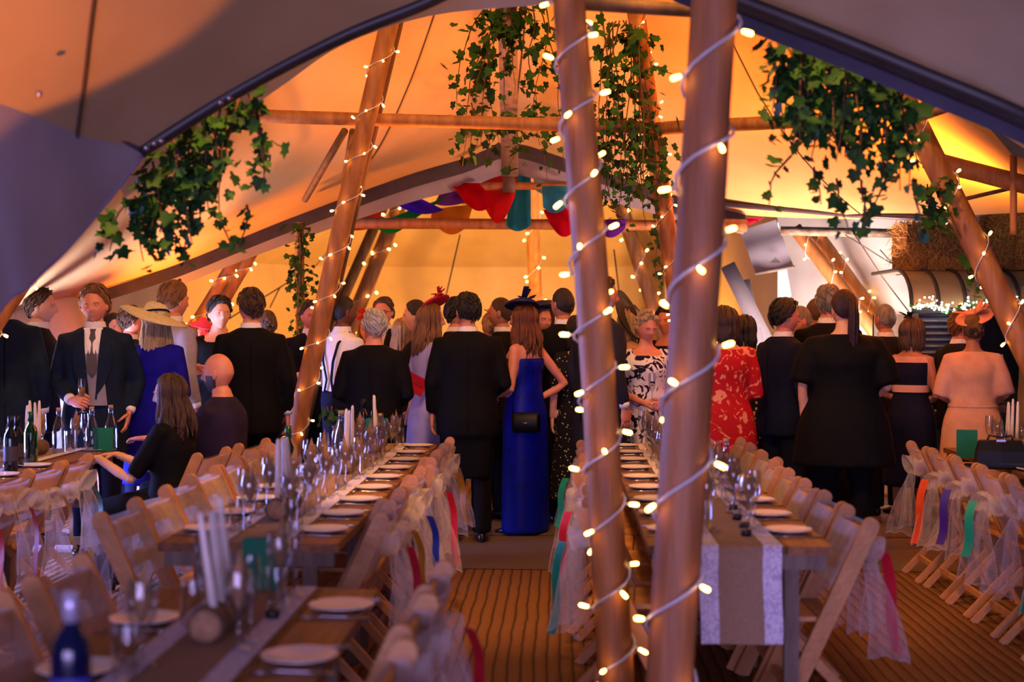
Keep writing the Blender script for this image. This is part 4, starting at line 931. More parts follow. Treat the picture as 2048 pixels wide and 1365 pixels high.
person('person in dark suit with cropped hair and white collar behind the near pole', 1128, 11.2, 1.84, 28, 'm', 'tan', ('crop', 'dark'), ('clasp', 'pocket'), SUIT('black'), 1.02, 10)
person('person in black spotted skirt partly hidden behind the near pole', 1158, 10.9, 1.64, 10, 'w', 'fair', ('bob', 'dark'), ('down', 'down'), [('dress', 'dots_black', {'hem': .25, 'sleeve': .45})])
person('tall person in grey morning suit facing right behind the near pole', 1200, 10.3, 1.90, -55, 'm', 'pink', ('short', 'brown'), ('down', 'down'), [('jacket', 'grey', {'z0': .60}), ('collar', 'white'), ('trousers', 'grey')], 1.05, -22)
q = person('person hidden under a wide midnight blue hat', 1258, 11.5, 1.70, -30, 'w', 'fair', ('bob', 'ash'), ('down', 'down'), [('dress', 'navy', {'sleeve': 1})])
hat_lathe(q, 'wide_navy_hat', HAT['midnight'], [(.001, .08), (.07, .075), (.09, .01), (.2, -.01), (.235, .01), (.235, .003), (.19, -.02), (.08, -.004), (.001, .06)], (-10, 62), (.0, 0, .06), 1, 1, 36, .1)
ppl['flo'] = person('fair short haired person in white dress with dark leaf print, hands together', 1292, 10.8, 1.665, -168, 'w', 'pink', ('curly', 'ash'), ('clasp', 'clasp'), [('dress', 'floral_white', {'hem': .45, 'sleeve': .45, 'flare': .03, 'top': 1.40})], 1.14, 12, -12)
flute_at(at(1304, 792, 10.42), 'wine glass in the hands of the leaf print dress', 'wine_glass', False)
person('person with hand raised to brown hair behind the thick pole', 1335, 11.9, 1.72, 150, 'w', 'pink', ('full', 'brown'), ('raise', 'down'), [('top', 'navy', {'sleeve': 1}), ('trousers', 'navy')])
person('person in red floral dress with brown bob seen from behind', 1452, 10.2, 1.70, 6, 'w', 'pink', ('bob', 'brown'), ('clasp', 'clasp'), [('dress', 'floral_red', {'hem': .55, 'sleeve': .75, 'flare': .03, 'sr': .055, 'top': 1.43})], 1.14, -10)
person('person in black dress with pale print beside the red floral dress', 1486, 10.9, 1.64, -30, 'w', 'fair', ('bob', 'dark'), ('clasp', 'clasp'), [('dress', 'floral_black', {'hem': .25, 'sleeve': 1, 'flare': .05})], 1.1)
person('dark haired person in navy suit leaning in profile to the right', 1566, 10.4, 1.735, -58, 'm', 'pink', ('full', 'dark'), ('down', 'glasslow'), SUIT('navy'), 1.08, -18)
person('older person with high forehead facing left between the dark suits', 1604, 11.4, 1.70, 100, 'm', 'pink', ('crop', 'grey'), ('down', 'down'), SUIT('charcoal'), 1.0, 0, 0, False, None, 0, .25)
person('person with cropped hair turned away behind the grey haired guest', 1634, 12.0, 1.77, 20, 'm', 'pink', ('crop', 'mouse'), ('down', 'down'), SUIT('black'))
person('tall grey haired person in black jacket behind the dark ponytail', 1656, 10.8, 1.85, -12, 'm', 'pink', ('short', 'grey'), ('down', 'down'), SUIT('black'), 1.06, 10)
ppl['blk'] = person('broad person in loose black clothes with long wine dark ponytail, seen from behind', 1688, 9.45, 1.80, -8, 'w', 'fair', ('pony', 'wine'), ('glasslow', 'down'), [('dress', 'black', {'hem': .62, 'sleeve': .48, 'flare': .05, 'inf': .03, 'sr': .085, 'top': 1.46, 'puff': .01}), ('trousers', 'black'), ('earring',)], 1.42, 24)
person('grey haired person in charcoal suit facing away near the horsebox bar', 1772, 11.75, 1.72, 18, 'm', 'tan', ('crop', 'grey'), ('down', 'glasslow'), SUIT('charcoal'), 1.04, 10)
ppl['bob'] = person('person with brown bob in sleeveless navy and cream dress at the bar', 1822, 11.0, 1.62, -32, 'w', 'tan', ('bob', 'mouse'), ('clasp', 'clasp'), [('dress', 'navy', {'hem': .35, 'flare': .03, 'top': 1.42}), ('band', 'peach', {'z': (1.13, 1.19)}), ('band', 'peach', {'z': (1.375, 1.425), 'name': 'shoulder_panel', 'add': -.004}), ('glasses',)], 1.05, -15)
fascinator(ppl['bob'], HAT['midnight'], 33, (-.02, -.02, .125), .04, False, (0, 0), .7)
ppl['pea'] = person('person in peach dress and pink peach hat at the bar, seen from behind', 1946, 10.5, 1.64, -14, 'w', 'tan', ('updo', 'mouse'), ('glasslow', 'clasp'), [('dress', 'peach', {'hem': .35, 'flare': .05, 'sleeve': .5, 'sr': .068, 'puff': .005, 'top': 1.462}), ('band', 'peach', {'z': (1.03, 1.055), 'name': 'waist_seam'})], 1.2, 12)
fascinator(ppl['pea'], HAT['peach'], 40, (.02, .03, .11), .15, True, (24, -18), 1.2)
person('bearded person behind the peach hat at the bar', 1918, 11.4, 1.66, -60, 'm', 'pink', ('short', 'ginger'), ('down', 'down'), SUIT('charcoal') + [('beard', 'ginger')])
finish_unions()
# ================================================================== TABLES
TT = .755                                            # table top height
W_TAB = wood('table_oak', '#a0683a', '#6c4222', .45, (8, .7, 8), 4, .3)
W_TAB2 = wood('table_oak_dark', '#875428', '#5a361a', .5, (8, .7, 8), 4, .3)
W_LEG = wood('table_leg_grey', '#7d6656', '#5c4a40', .55, (5, 5, .8), 4, .2)
W_CH = wood('chair_beech', '#cc9058', '#a8703e', .42, (7, 2, 2), 3, .15)
HESS = M('hessian', '#a98a72', .9, '#8f725c', 160, .4, 300, spec=.1)
LACE = pattern('lace', '#d9d2e4', '#b3a6c4', 60, (.45, .6))
def trestle(cx, y0, y1, w_, label):
    L = y1 - y0; e = empty('trestle_table', (cx, (y0 + y1) / 2, 0)); tag(e, label, 'table', 'trestle tables')
    n = 4; pw = w_ / n
    for k in range(n):
        MB().box((-w_ / 2 + pw * (k + .5), 0, TT - .016 - .0015 * (k % 2)), (pw - .005, L - .012, .032)).build('plank', W_TAB if k % 2 else W_TAB2, e, False)
    for sy in (-1, 1):
        MB().box((0, sy * (L / 2 - .05), TT - .062), (w_ - .04, .045, .055)).build('batten', W_LEG, e, False)
        for sx in (-1, 1):
            l = MB(); l.box((sx * (w_ / 2 - .13), sy * (L / 2 - .16), (TT - .09) / 2), (.055, .04, TT - .09)); l.build('leg', W_LEG, e, False)
        for z in (.18, .42): MB().box((0, sy * (L / 2 - .16), z), (w_ - .31, .03, .05)).build('rail', W_LEG, e, False)
    MB().bar((0, -L / 2 + .16, .43), (0, 0, TT - .05), .04, .025, (1, 0, 0)).build('brace', W_LEG, e, False)
    MB().bar((0, L / 2 - .16, .43), (0, 0, TT - .05), .04, .025, (1, 0, 0)).build('brace', W_LEG, e, False)
    return e
TB = {'A': ('nearest table', -.90, [(2.55, 4.38)]), 'B': ('aisle table', -1.165, [(5.25, 6.7), (6.7, 8.15), (8.15, 9.6)]),
      'C': ('runner table', .665, [(5.25, 6.7), (6.7, 8.15), (8.15, 9.6)]), 'D': ('far left table', -3.22, [(5.7, 7.45), (7.45, 9.15)]),
      'E': ('far right table', 2.86, [(5.9, 7.7), (7.7, 9.45)])}
for k, (nm, cx, segs) in TB.items():
    for i, (a, b) in enumerate(segs):
        lab = 'wooden trestle table, ' + (nm if len(segs) == 1 else ['near', 'middle', 'far'][i if len(segs) == 3 else i * 2] + ' section of the ' + nm)
        trestle(cx, a, b, .68, lab)
def runner(k, hang, w_, y0=None):
    nm, cx, segs = TB[k]; y0 = segs[0][0] if y0 is None else y0; y1 = segs[-1][1]
    e = empty('table_runner', (cx, y0, TT)); tag(e, 'hessian runner with lace edges on the ' + nm if k != 'C' else 'hessian runner with white lace edges hanging off the long right table', 'runner')
    def sheet(name, x0, x1, mat, dz):
        pts = []
        if hang: pts += [(-.010 - .01 * math.sin(z * 9), -z) for z in [hang * (1 - q / 8) for q in range(8)]]
        pts += [(-.006, .001)] + [(yy, .002) for yy in [(y1 - y0) * q / 40 for q in range(41)]]
        P = []
        for j, (yy, zz) in enumerate(pts):
            row = []
            for i in range(7):
                x = lerp(x0, x1, i / 6) + .004 * math.sin(zz * 14)
                row.append(Vector((x, yy + (.006 * math.sin(x * 26 + zz * 9) - .007 if zz < 0 else 0) - dz, zz + dz)))
            P.append(row)
        return MB().grid(P).build(name, mat, e)
    sheet('hessian_cloth', -w_ / 2, w_ / 2, HESS, .001)
    for sd in (-1, 1): sheet('lace_strip', sd * w_ / 2 - (.0 if sd < 0 else .068), sd * w_ / 2 + (.068 if sd < 0 else 0), LACE, .0035)
    return e
runner('A', 0, .30); runner('B', 0, .30); runner('C', .36, .30); runner('D', 0, .30); runner('E', 0, .30)

# ================================================================== CHAIRS AND SASHES
def chair_proto():
    d = {}
    def stick(a, b, wd, th, x, rnd=True):
        """flat stick in the side plane from a=(y,z) to b, rounded top"""
        a = Vector((0, a[0], a[1])); b = Vector((0, b[0], b[1])); t = (b - a).normalized(); n = Vector((0, -t.z, t.y)); h = wd / 2
        pts = [a - n * h, a + n * h]
        pts += [b + n * h * math.cos(q) + t * h * math.sin(q) for q in (math.pi * i / 8 for i in range(9))] if rnd else [b + n * h, b - n * h]
        m = len(pts); mb = MB(); mb.add([p + Vector((x - th / 2, 0, 0)) for p in pts] + [p + Vector((x + th / 2, 0, 0)) for p in pts],
            [tuple(range(m)), tuple(range(2 * m - 1, m - 1, -1))] + [(i, i + m, (i + 1) % m + m, (i + 1) % m) for i in range(m)]); return mb
    P = []
    for s in (-1, 1):
        P.append(('upright', stick((.17, 0), (-.20, .80), .064, .026, s * .207).mesh('upright', W_CH, False)))
        P.append(('rear_leg', stick((-.25, 0), (.15, .43), .036, .02, s * .178).mesh('rear_leg', W_CH, False)))
    for z, h in ((.735, .085), (.615, .06)):
        mb = MB(); y = -.20 + .37 * (.80 - z) / .80
        rs = [[Vector((x, y - .018 * (1 - (x / .2) ** 2) + dy, z + dz)) for dy, dz in ((-.009, -h / 2), (.009, -h / 2), (.009, h / 2), (-.009, h / 2))] for x in [-.195 + .39 * i / 8 for i in range(9)]]
        mb.rings(rs); P.append(('back_slat', mb.mesh('back_slat', W_CH, False)))
    mb = MB()
    for i in range(5): mb.box((0, -.04 + .075 * i, .437), (.37, .068, .018))
    for i in range(5): P.append(('seat_slat', MB().box((0, -.04 + .075 * i, .437), (.37, .068, .018)).mesh('seat_slat', W_CH, False)))
    P.append(('stretcher', MB().box((0, .10, .155), (.39, .022, .03)).mesh('stretcher', W_CH, False)))
    P.append(('stretcher', MB().box((0, -.155, .105), (.34, .02, .03)).mesh('stretcher', W_CH, False)))
    return P
CHAIR = chair_proto()
SHEER = sheer('organza', '#e6dce2', .46); SHEER2 = sheer('organza_tail', '#e6dce2', .27)
RIB = {n: M('ribbon_' + n, c, .45, spec=.5) for n, c in (('yellow', '#e0a010'), ('green', '#0f7a4a'), ('red', '#c8102e'), ('orange', '#e8521a'), ('purple', '#3c1c8c'), ('blue', '#1440c0'), ('teal', '#149a7c'))}
def sash_proto(seed):
    """band round the chair back, bow, two tails"""
    rnd = random.Random(seed); P = []
    yb = lambda z: -.20 + .37 * (.80 - z) / .80
    mb = MB(); rs = []
    for z, o_ in ((.555, .03), (.60, .036), (.68, .034), (.74, .036), (.785, .026)):
        y = yb(z); rs.append([Vector((x, y + dy, z + .01 * noise.noise(Vector((x * 9, seed, z * 9))))) for x, dy in ((-.19, o_), (-.1, o_), (0, o_ - .004), (.1, o_), (.19, o_), (.19, -o_), (.1, -o_ - .016), (0, -o_ - .03), (-.1, -o_ - .016), (-.19, -o_))])
    mb.rings(rs, cap=False); P.append(('sash_band', mb.mesh('sash_band', SHEER)))
    c = Vector((0, yb(.66) - .065, .665))
    P.append(('sash_knot', MB().ball(c, (.03, .026, .034), 10).mesh('sash_knot', SHEER)))
    for s in (-1, 1):
        mb = MB(); rows = []
        tw = rnd.uniform(-.25, .35)
        for q in range(13):
            a = 2 * math.pi * q / 12 ; L = .085 + rnd.uniform(-.003, .003)
            cx_ = s * (L - L * math.cos(a)); cz = .042 * math.sin(a) * (1 if q < 6 else 1.1)
            wd = .02 + .055 * (1 - math.cos(a)) / 2
            rows.append([c + Vector((cx_ * .95, -.01 - wd * k * .8, cz + cx_ * s * tw + .012 * math.sin(k * 9 + q))) for k in (-.6, -.2, .2, .6, 1.0)])
        P.append(('bow_loop', mb.grid(rows).mesh('bow_loop', SHEER)))
        mb = MB(); L = rnd.uniform(.32, .42); rows = []
        for q in range(13):
            t = q / 12; wd = .025 + .15 * t ** .8; row = []
            for k in range(13):
                f = k / 12 - .5
                row.append(c + Vector((s * (.02 + .07 * t) + f * wd * .62 - .009 * t ** .7 * math.sin(k * 1.05 + seed) * s, -.04 - .06 * t + f * wd * .8 * s * (1 if seed % 2 else -1) - .015 * math.sin(t * 4 + s), -L * t - .04 * abs(f) * t + .006 * math.sin(k * 1.0))))
            rows.append(row)
        mb.grid(rows)
        mb.tube([r_[0] for r_ in rows], .0028, 4); mb.tube([r_[-1] for r_ in rows], .0028, 4); mb.tube(rows[-1], .0028, 4)
        P.append(('sash_tail', mb.mesh('sash_tail', SHEER2)))
    return P, c
SASH = [sash_proto(s) for s in (1, 2, 3, 4)]
_rb = {}
def ribbon_mesh(cn, v):
    if (cn, v) not in _rb:
        rnd = random.Random(v * 7 + 1); c = SASH[v][1]; x0 = rnd.uniform(-.05, .05); L = rnd.uniform(.28, .40); rows = []
        for q in range(10):
            t = q / 9; rows.append([c + Vector((x0 * t + f * .034 + .01 * math.sin(t * 5), -.10 - .055 * t + f * .036 - .012 * math.sin(t * 6), -L * t)) for f in (-.5, 0, .5)])
        m1 = MB().grid(rows)
        _rb[(cn, v)] = m1.mesh('ribbon', RIB[cn])
    return _rb[(cn, v)]
NCH = [0]
def chair(x, y, rz, where, rib=None, sash=True, grp=None, tilt=0):
    k = NCH[0]; NCH[0] += 1
    e = empty('folding_chair', (x, y, 0), rz); tag(e, 'beech folding chair, ' + where, 'chair', grp)
    for nm, me in CHAIR: link(nm, me, e)
    if sash:
        P, c = SASH[k % 4]
        s = empty('chair_sash', (x, y, 0), rz); tag(s, 'organza sash ' + (f'with {rib} ribbon' if rib else 'without ribbon') + ', ' + where.replace('from near', 'chair from near'), 'sash', 'organza sashes tied to the chairs')
        for nm, me in P: link(nm, me, s)
        if rib: link('ribbon', ribbon_mesh(rib, k % 4), s)
RC = ['red', 'yellow', 'blue', 'green', 'purple', 'orange', 'teal']
def row(topx, ys, right, where, ribs):
    """chairs along one side of a table; right = they stand on the right of it and face left"""
    for i, y in enumerate(ys):
        j = random.Random(int(y * 100) + right).uniform(-1, 1)
        x = topx - .20 if right else topx + .20
        chair(x + .02 * j, y, R(90 if right else -90) + R(4) * j, f'{ORD[i]} from near end, {where}', ribs[i % len(ribs)], True, 'folding chairs at the long tables')
row(-.36, [3.15, 3.72, 4.25], 1, 'right side of nearest table', ['purple', None, 'red'])
row(-1.55, [3.70, 4.35], 0, 'left side of nearest table', [None, 'purple'])
row(-.72, [5.75 + .47 * i for i in range(8)], 1, 'right side of aisle table', ['red', 'yellow', 'blue', None, 'red', None, 'yellow', None])
row(-1.80, [5.75 + .47 * i for i in range(8)], 0, 'left side of aisle table', ['yellow', None, 'purple', None, None])
row(1.18, [5.68 + .49 * i for i in range(8)], 1, 'right side of runner table', ['red', None, None, 'yellow', None])
row(.13, [5.9 + .49 * i for i in range(7)], 0, 'left side of runner table', ['teal', None, 'red', None, None])
row(-2.70, [6.45, 6.95, 7.4, 7.84], 1, 'right side of far left table', ['red', 'red', 'yellow', 'green'])
row(2.22, [6.35, 6.85, 7.35, 7.85, 8.35, 8.85], 0, 'left side of far right table', ['green', None, 'teal', 'purple', 'orange', None])
chair(-2.24, 8.32, R(80), 'under the seated long haired guest', None, True)
chair(-2.14, 8.98, R(78), 'under the seated bald guest', None, True)

# ================================================================== TABLEWARE
PLATE = M('plate_white', '#e8e0e2', .22, '#e2d9dc', 4, spec=.6)
STEEL = M('cutlery_steel', '#c9c6d6', .18, metal=1.0)
NAPK = M('napkin_kraft', '#a07a58', .85, '#8a6647', 30)
CAND = M('candle_wax', '#e6d9cf', .5); LOGB = wood('log_bark', '#7a5a44', '#4f382a', .8, (3, 3, 3), 8, .6); LOGF = wood('log_cut', '#b98f6a', '#8f6848', .7, (9, 9, 9), 3)
me_plate = MB().lathe([(.001, .004), (.055, .004), (.062, .006), (.093, .0145), (.095, .017), (.092, .017), (.062, .010), (.001, .008)], 32).mesh('side_plate', PLATE)
me_wine = MB().lathe([(.001, 0), (.034, 0), (.035, .003), (.007, .009), (.0045, .075), (.011, .086), (.030, .112), (.038, .145), (.036, .175), (.030, .205)], 20, cap=False).mesh('wine_glass', GLASS)
me_tumb = MB().lathe([(.001, .004), (.025, .0), (.028, .002), (.031, .13)], 18, cap=False).mesh('tumbler', GLASS)
me_flute = MB().lathe(FLUTE, 16, cap=False).mesh('flute', GLASS)
mb = MB()
for a0, hgt, lean in ((0, .262, .012), (2.2, .225, .03), (4.3, .205, .034)):
    ax = Vector((math.cos(a0), math.sin(a0), 0)); sd = Vector((-math.sin(a0), math.cos(a0), 0))
    base = Vector((0, 0, .10)) + ax * .004; tip = Vector((0, 0, hgt)) + ax * lean; mid = Vector((0, 0, .165)) + ax * .024
    l, r_ = Vector((0, 0, .165)) + sd * .027 + ax * .006, Vector((0, 0, .165)) - sd * .027 + ax * .006
    bk = Vector((0, 0, .165)) - ax * .004
    mb.add([base, mid, l, r_, tip, bk], [(0, 1, 2), (0, 3, 1), (2, 1, 4), (1, 3, 4), (0, 2, 5), (0, 5, 3), (2, 4, 5), (5, 4, 3)])
me_nap = mb.mesh('napkin', NAPK, False)
def knife_mesh():
    mb = MB(); mb.rings([[Vector((wx, y, z)) for wx, z in ((-w2, 0), (w2, 0), (w2, h), (-w2, h))] for y, w2, h in ((-.105, .005, .004), (-.10, .008, .006), (-.02, .006, .006), (-.01, .007, .003), (.06, .0095, .002), (.10, .004, .002))]); return mb.mesh('knife', STEEL)
def fork_mesh():
    mb = MB(); mb.rings([[Vector((wx, y, z + dz)) for wx, z in ((-w2, 0), (w2, 0), (w2, .003), (-w2, .003))] for y, w2, dz in ((-.10, .007, 0), (-.02, .004, .004), (.03, .005, .006), (.05, .012, .003))])
    for i in range(4): mb.box((-.0095 + .0063 * i, .073, .004), (.0032, .05, .0025))
    return mb.mesh('fork', STEEL)
me_knife = knife_mesh(); me_fork = fork_mesh()
TZ = TT + .004
OCC = []
def candles(u, v, lab, n=4, Ls=.24, tilt=0, z=TT):
    p = atz(u, v, z); p.x = min([t_[1] for t_ in TB.values()], key=lambda c_: abs(c_ - p.x)); p.z += .006
    for q in range(5): OCC.append((p.x, p.y - .14 + .07 * q, .05))
    e = empty('candle_log', p, R(random.uniform(-3, 3))); tag(e, 'short log candle holder ' + lab, 'candle holder')
    MB().lathe([(.001, -.15), (.046, -.15), (.047, -.14), (.045, 0), (.047, .14), (.046, .15), (.001, .15)], 16, (0, 0, .045), Matrix.Rotation(R(90), 3, 'X')).build('log_body', LOGB, e)
    for s in (-1, 1): MB().lathe([(.001, 0), (.040, 0), (.0405, .002), (.001, .002)], 16, (0, s * .1502, .045), Matrix.Rotation(R(90) * -s, 3, 'X')).build('log_face', LOGF, e)
    for i in range(n):
        y = -.11 + .22 * i / (n - 1); rnd = random.Random(u + i * 13)
        c = empty('taper_candle', p + Vector((rnd.uniform(-.012, .012), y, .085))); c.rotation_euler = (R(rnd.uniform(-2, 2)), R(tilt + rnd.uniform(-2.5, 2.5)), 0)
        tag(c, f'cream taper candle, {ORD[i]} from the front, {lab}', 'candle', 'taper candles in the logs')
        l = Ls * rnd.uniform(.93, 1.05)
        MB().lathe([(.001, 0), (.0115, 0), (.011, l * .3), (.0085, l * .9), (.006, l * .985), (.001, l)], 12).build('wax', CAND, c)
        MB().tube([(0, 0, l * .99), (.001, 0, l + .008)], .0012, 5).build('wick', M('wick', '#2a2422', .9), c)
candles(455, 1268, 'on the nearest table', 4, .25, -7); candles(545, 1035, 'at the near end of the aisle table', 4, .25, -1)
candles(662, 945, 'halfway along the aisle table', 3, .26, 2); candles(728, 905, 'at the far end of the aisle table', 3, .26, -3)
candles(1438, 968, 'on the lace runner table', 3, .25, 0); candles(148, 915, 'on the far left table', 4, .25, 0); candles(1996, 905, 'on the far right table', 4, .24, 0)
BG = {'green': glass('bottle_green', '#2f8a35'), 'clear': glass('bottle_clear', '#e2e8f2'), 'dark': M('bottle_dark', '#0d1420', .12, spec=.6), 'blue': M('bottle_blue', '#0e1038', .12, spec=.6)}
B_W = [(.001, 0), (.036, 0), (.038, .006), (.038, .18), (.034, .205), (.016, .235), (.0135, .26), (.0135, .285), (.016, .287), (.016, .30), (.012, .302)]
B_C = [(.001, 0), (.038, 0), (.041, .008), (.041, .13), (.034, .17), (.020, .21), (.014, .235), (.016, .26), (.017, .268)]
def bottle(u, v, kind, lab, p=None, sc=1.0, z=TT):
    p = p or atz(u, v, z); p.z += .004; OCC.append((p.x, p.y, .045)); e = empty('bottle', p); e.scale = (sc,) * 3; tag(e, lab, 'bottle')
    MB().lathe(B_C if kind == 'clear' else B_W, 20).build('bottle_glass', BG[kind], e)
    if kind == 'clear': MB().lathe([(.001, .262), (.0145, .262), (.016, .285), (.001, .286)], 12).build('stopper', M('cork', '#b08a62', .8), e)
    else: MB().lathe([(.0165, .245), (.0165, .303), (.001, .304)], 14).build('foil', M('foil_' + kind, {'green': '#1c4a22', 'dark': '#10101a', 'blue': '#c9c4e0'}[kind], .35, metal=.5), e)
    if kind in ('dark', 'blue'): MB().lathe([(.0388, .06), (.0388, .14)], 20, cap=False).build('paper_label', M('label_' + kind, '#3a3340' if kind == 'dark' else '#3d3aa6', .6), e)
    return e
bottle(143, 1500, 'blue', 'blue lit bottle standing at the near corner of the nearest table')
bottle(577, 975, 'green', 'green bottle on the aisle table')
bottle(683, 940, 'clear', 'tall clear corked bottle on the aisle table', None, 1.15)
bottle(727, 890, 'dark', 'dark wine bottle near the far end of the aisle table')
bottle(760, 905, 'clear', 'short clear bottle near the far end of the aisle table', None, .85)
bottle(22, 945, 'dark', 'dark wine bottle at the left picture edge')
bottle(62, 930, 'green', 'green bottle on the far left table')
bottle(35, 935, 'dark', 'second dark bottle beside the one at the left edge', None, .95)
bottle(118, 908, 'clear', 'clear water bottle left of the candles on the far left table')
bottle(184, 905, 'clear', 'half full clear bottle right of the candles on the far left table')
bottle(222, 900, 'clear', 'clear bottle beside the green card on the far left table', None, 1.0)
bottle(1452, 985, 'clear', 'clear bottle on the lace runner table', None, .9)
GCARD = M('card_green', '#0e7a55', .6)
def card(u, v, w_, h_, lab, rz=0):
    p = atz(u, v, TT); OCC.append((p.x, p.y + .02, .075)); e = empty('folded_card', p + Vector((0, 0, .003)), R(rz)); tag(e, lab, 'card')
    MB().box((0, .006, h_ / 2), (w_, .003, h_), Matrix.Rotation(R(7), 3, 'X')).build('card_front', GCARD, e, False)
    MB().box((0, .036, h_ / 2), (w_, .003, h_), Matrix.Rotation(R(-7), 3, 'X')).build('card_back', GCARD, e, False)
card(520, 1185, .105, .16, 'green folded card standing on the nearest table', 8); card(205, 905, .12, .15, 'green card on the far left table', 5)
card(752, 892, .14, .18, 'green card at the far end of the aisle table', -10); card(1934, 918, .12, .17, 'green card on the far right table', -12)
for k, (u, v) in enumerate([(545, 1240), (420, 1265), (1492, 1074), (1474, 1042), (1466, 1022), (1488, 1058)]):
    p = atz(u, v, TT); tag(MB().lathe([(.001, 0), (.02, 0), (.021, .02), (.017, .022), (.001, .018)], 14, p + Vector((0, 0, .006))).build('tea_light', M('dark_votive', '#2a1c20', .4)), ['small dark votive by the green card on the nearest table', 'small dark votive beside the candle log on the nearest table', 'dark votive nearest the hanging end of the lace runner', 'third dark votive along the lace runner', 'farthest dark votive along the lace runner', 'second dark votive along the lace runner'][k], 'votive')
def place(k, side, ys, off=.235):
    nm, cx, segs = TB[k]; s = 1 if side == 'right' else -1; rz = R(90) * s
    for i, y in enumerate(ys):
        rn = random.Random(int(y * 977) + s); j = lambda q: rn.uniform(-q, q)
        tail = f', {ORD[i]} place from near end, {side} side of {nm}'
        T_ = lambda o, a, c, g: tag(o, a + tail, c, g)
        T_(link('side_plate', me_plate, None, (cx + s * off + j(.01), y, TT), (0, 0, 0)), 'white plate', 'plate', 'white plates')
        T_(link('knife', me_knife, None, (cx + s * off, y + .135 + j(.01), TT), (0, 0, rz + j(.06))), 'steel knife', 'knife', 'steel knives')
        T_(link('fork', me_fork, None, (cx + s * off, y - .135 + j(.01), TT), (0, 0, rz + j(.06))), 'steel fork', 'fork', 'steel forks')
        def spot_(x0, y0, r):
            for q in range(40):
                x_, y_ = x0 + j(.012 + .002 * q), y0 + j(.02 + .005 * q)
                if all((x_ - a) ** 2 + (y_ - b) ** 2 > (r + c) ** 2 for a, b, c in OCC): OCC.append((x_, y_, r)); return x_, y_
            return None
        OCC.append((cx + s * off, y, .097)); g1 = spot_(cx + s * .09, y + .07, .042); g2 = spot_(cx + s * .105, y - .06, .034); g3 = spot_(cx + s * .11, y + .165, .034)
        if g1: gx, gy = g1; T_(link('wine_glass', me_wine, None, (gx, gy, TZ), (0, 0, rn.uniform(0, 6))), 'stemmed glass holding napkin', 'glass', 'stemmed wine glasses')
        if g1: T_(link('napkin', me_nap, None, (gx, gy, TZ), (0, 0, rn.uniform(0, 6.3)), (1, 1, rn.uniform(.92, 1.08))), 'pointed brown napkin in glass', 'napkin', 'napkins standing in glasses')
        if g2 and rn.random() < .85: T_(link('tumbler', me_tumb, None, (g2[0], g2[1], TZ)), 'tall clear tumbler', 'glass', 'clear tumblers')
        if g3 and rn.random() < .8: T_(link('flute', me_flute, None, (g3[0], g3[1], TZ)), 'empty champagne flute', 'glass', 'empty flutes')
place('A', 'right', [3.44, 4.06], .27); place('A', 'left', [3.30, 3.86])
place('B', 'right', [5.56 + .475 * i for i in range(9)]); place('B', 'left', [5.58 + .475 * i for i in range(9)])
place('C', 'right', [5.60 + .475 * i for i in range(9)]); place('C', 'left', [5.62 + .475 * i for i in range(9)])
place('D', 'right', [6.5, 7.0, 7.5, 8.0, 9.0]); place('D', 'left', [6.9 + .5 * i for i in range(5)])
place('E', 'left', [6.4 + .52 * i for i in range(6)])
# handbag on the far right table
hb = empty('handbag', atz(2000, 938, TT) + Vector((0, 0, .002)), R(-8)); tag(hb, 'large black handbag on the far right table', 'bag')
mb = MB(); mb.rings([[Vector((sx * w2, sy * d2, z)) for sx, sy in ((-1, -1), (0, -1.08), (1, -1), (1, 1), (0, 1.08), (-1, 1))] for z, w2, d2 in ((0, .13, .055), (.01, .138, .06), (.10, .128, .05), (.155, .115, .03), (.16, .11, .02))]); mb.build('bag_body', BAGS['black'], hb, False)
MB().box((0, -.064, .03), (.27, .006, .012)).build('bag_piping', M('bag_trim', '#0c0b10', .5), hb, False)
MB().tube([Vector((-.07, 0, .155)), Vector((-.06, 0, .185)), Vector((.0, 0, .175)), Vector((.06, 0, .185)), Vector((.07, 0, .155))], .006, 6).build('bag_handle', BAGS['black'], hb)
MB().box((0, -.03, .158), (.05, .01, .012)).build('bag_clasp', M('clasp', '#9a98a8', .3, metal=.8), hb, False)
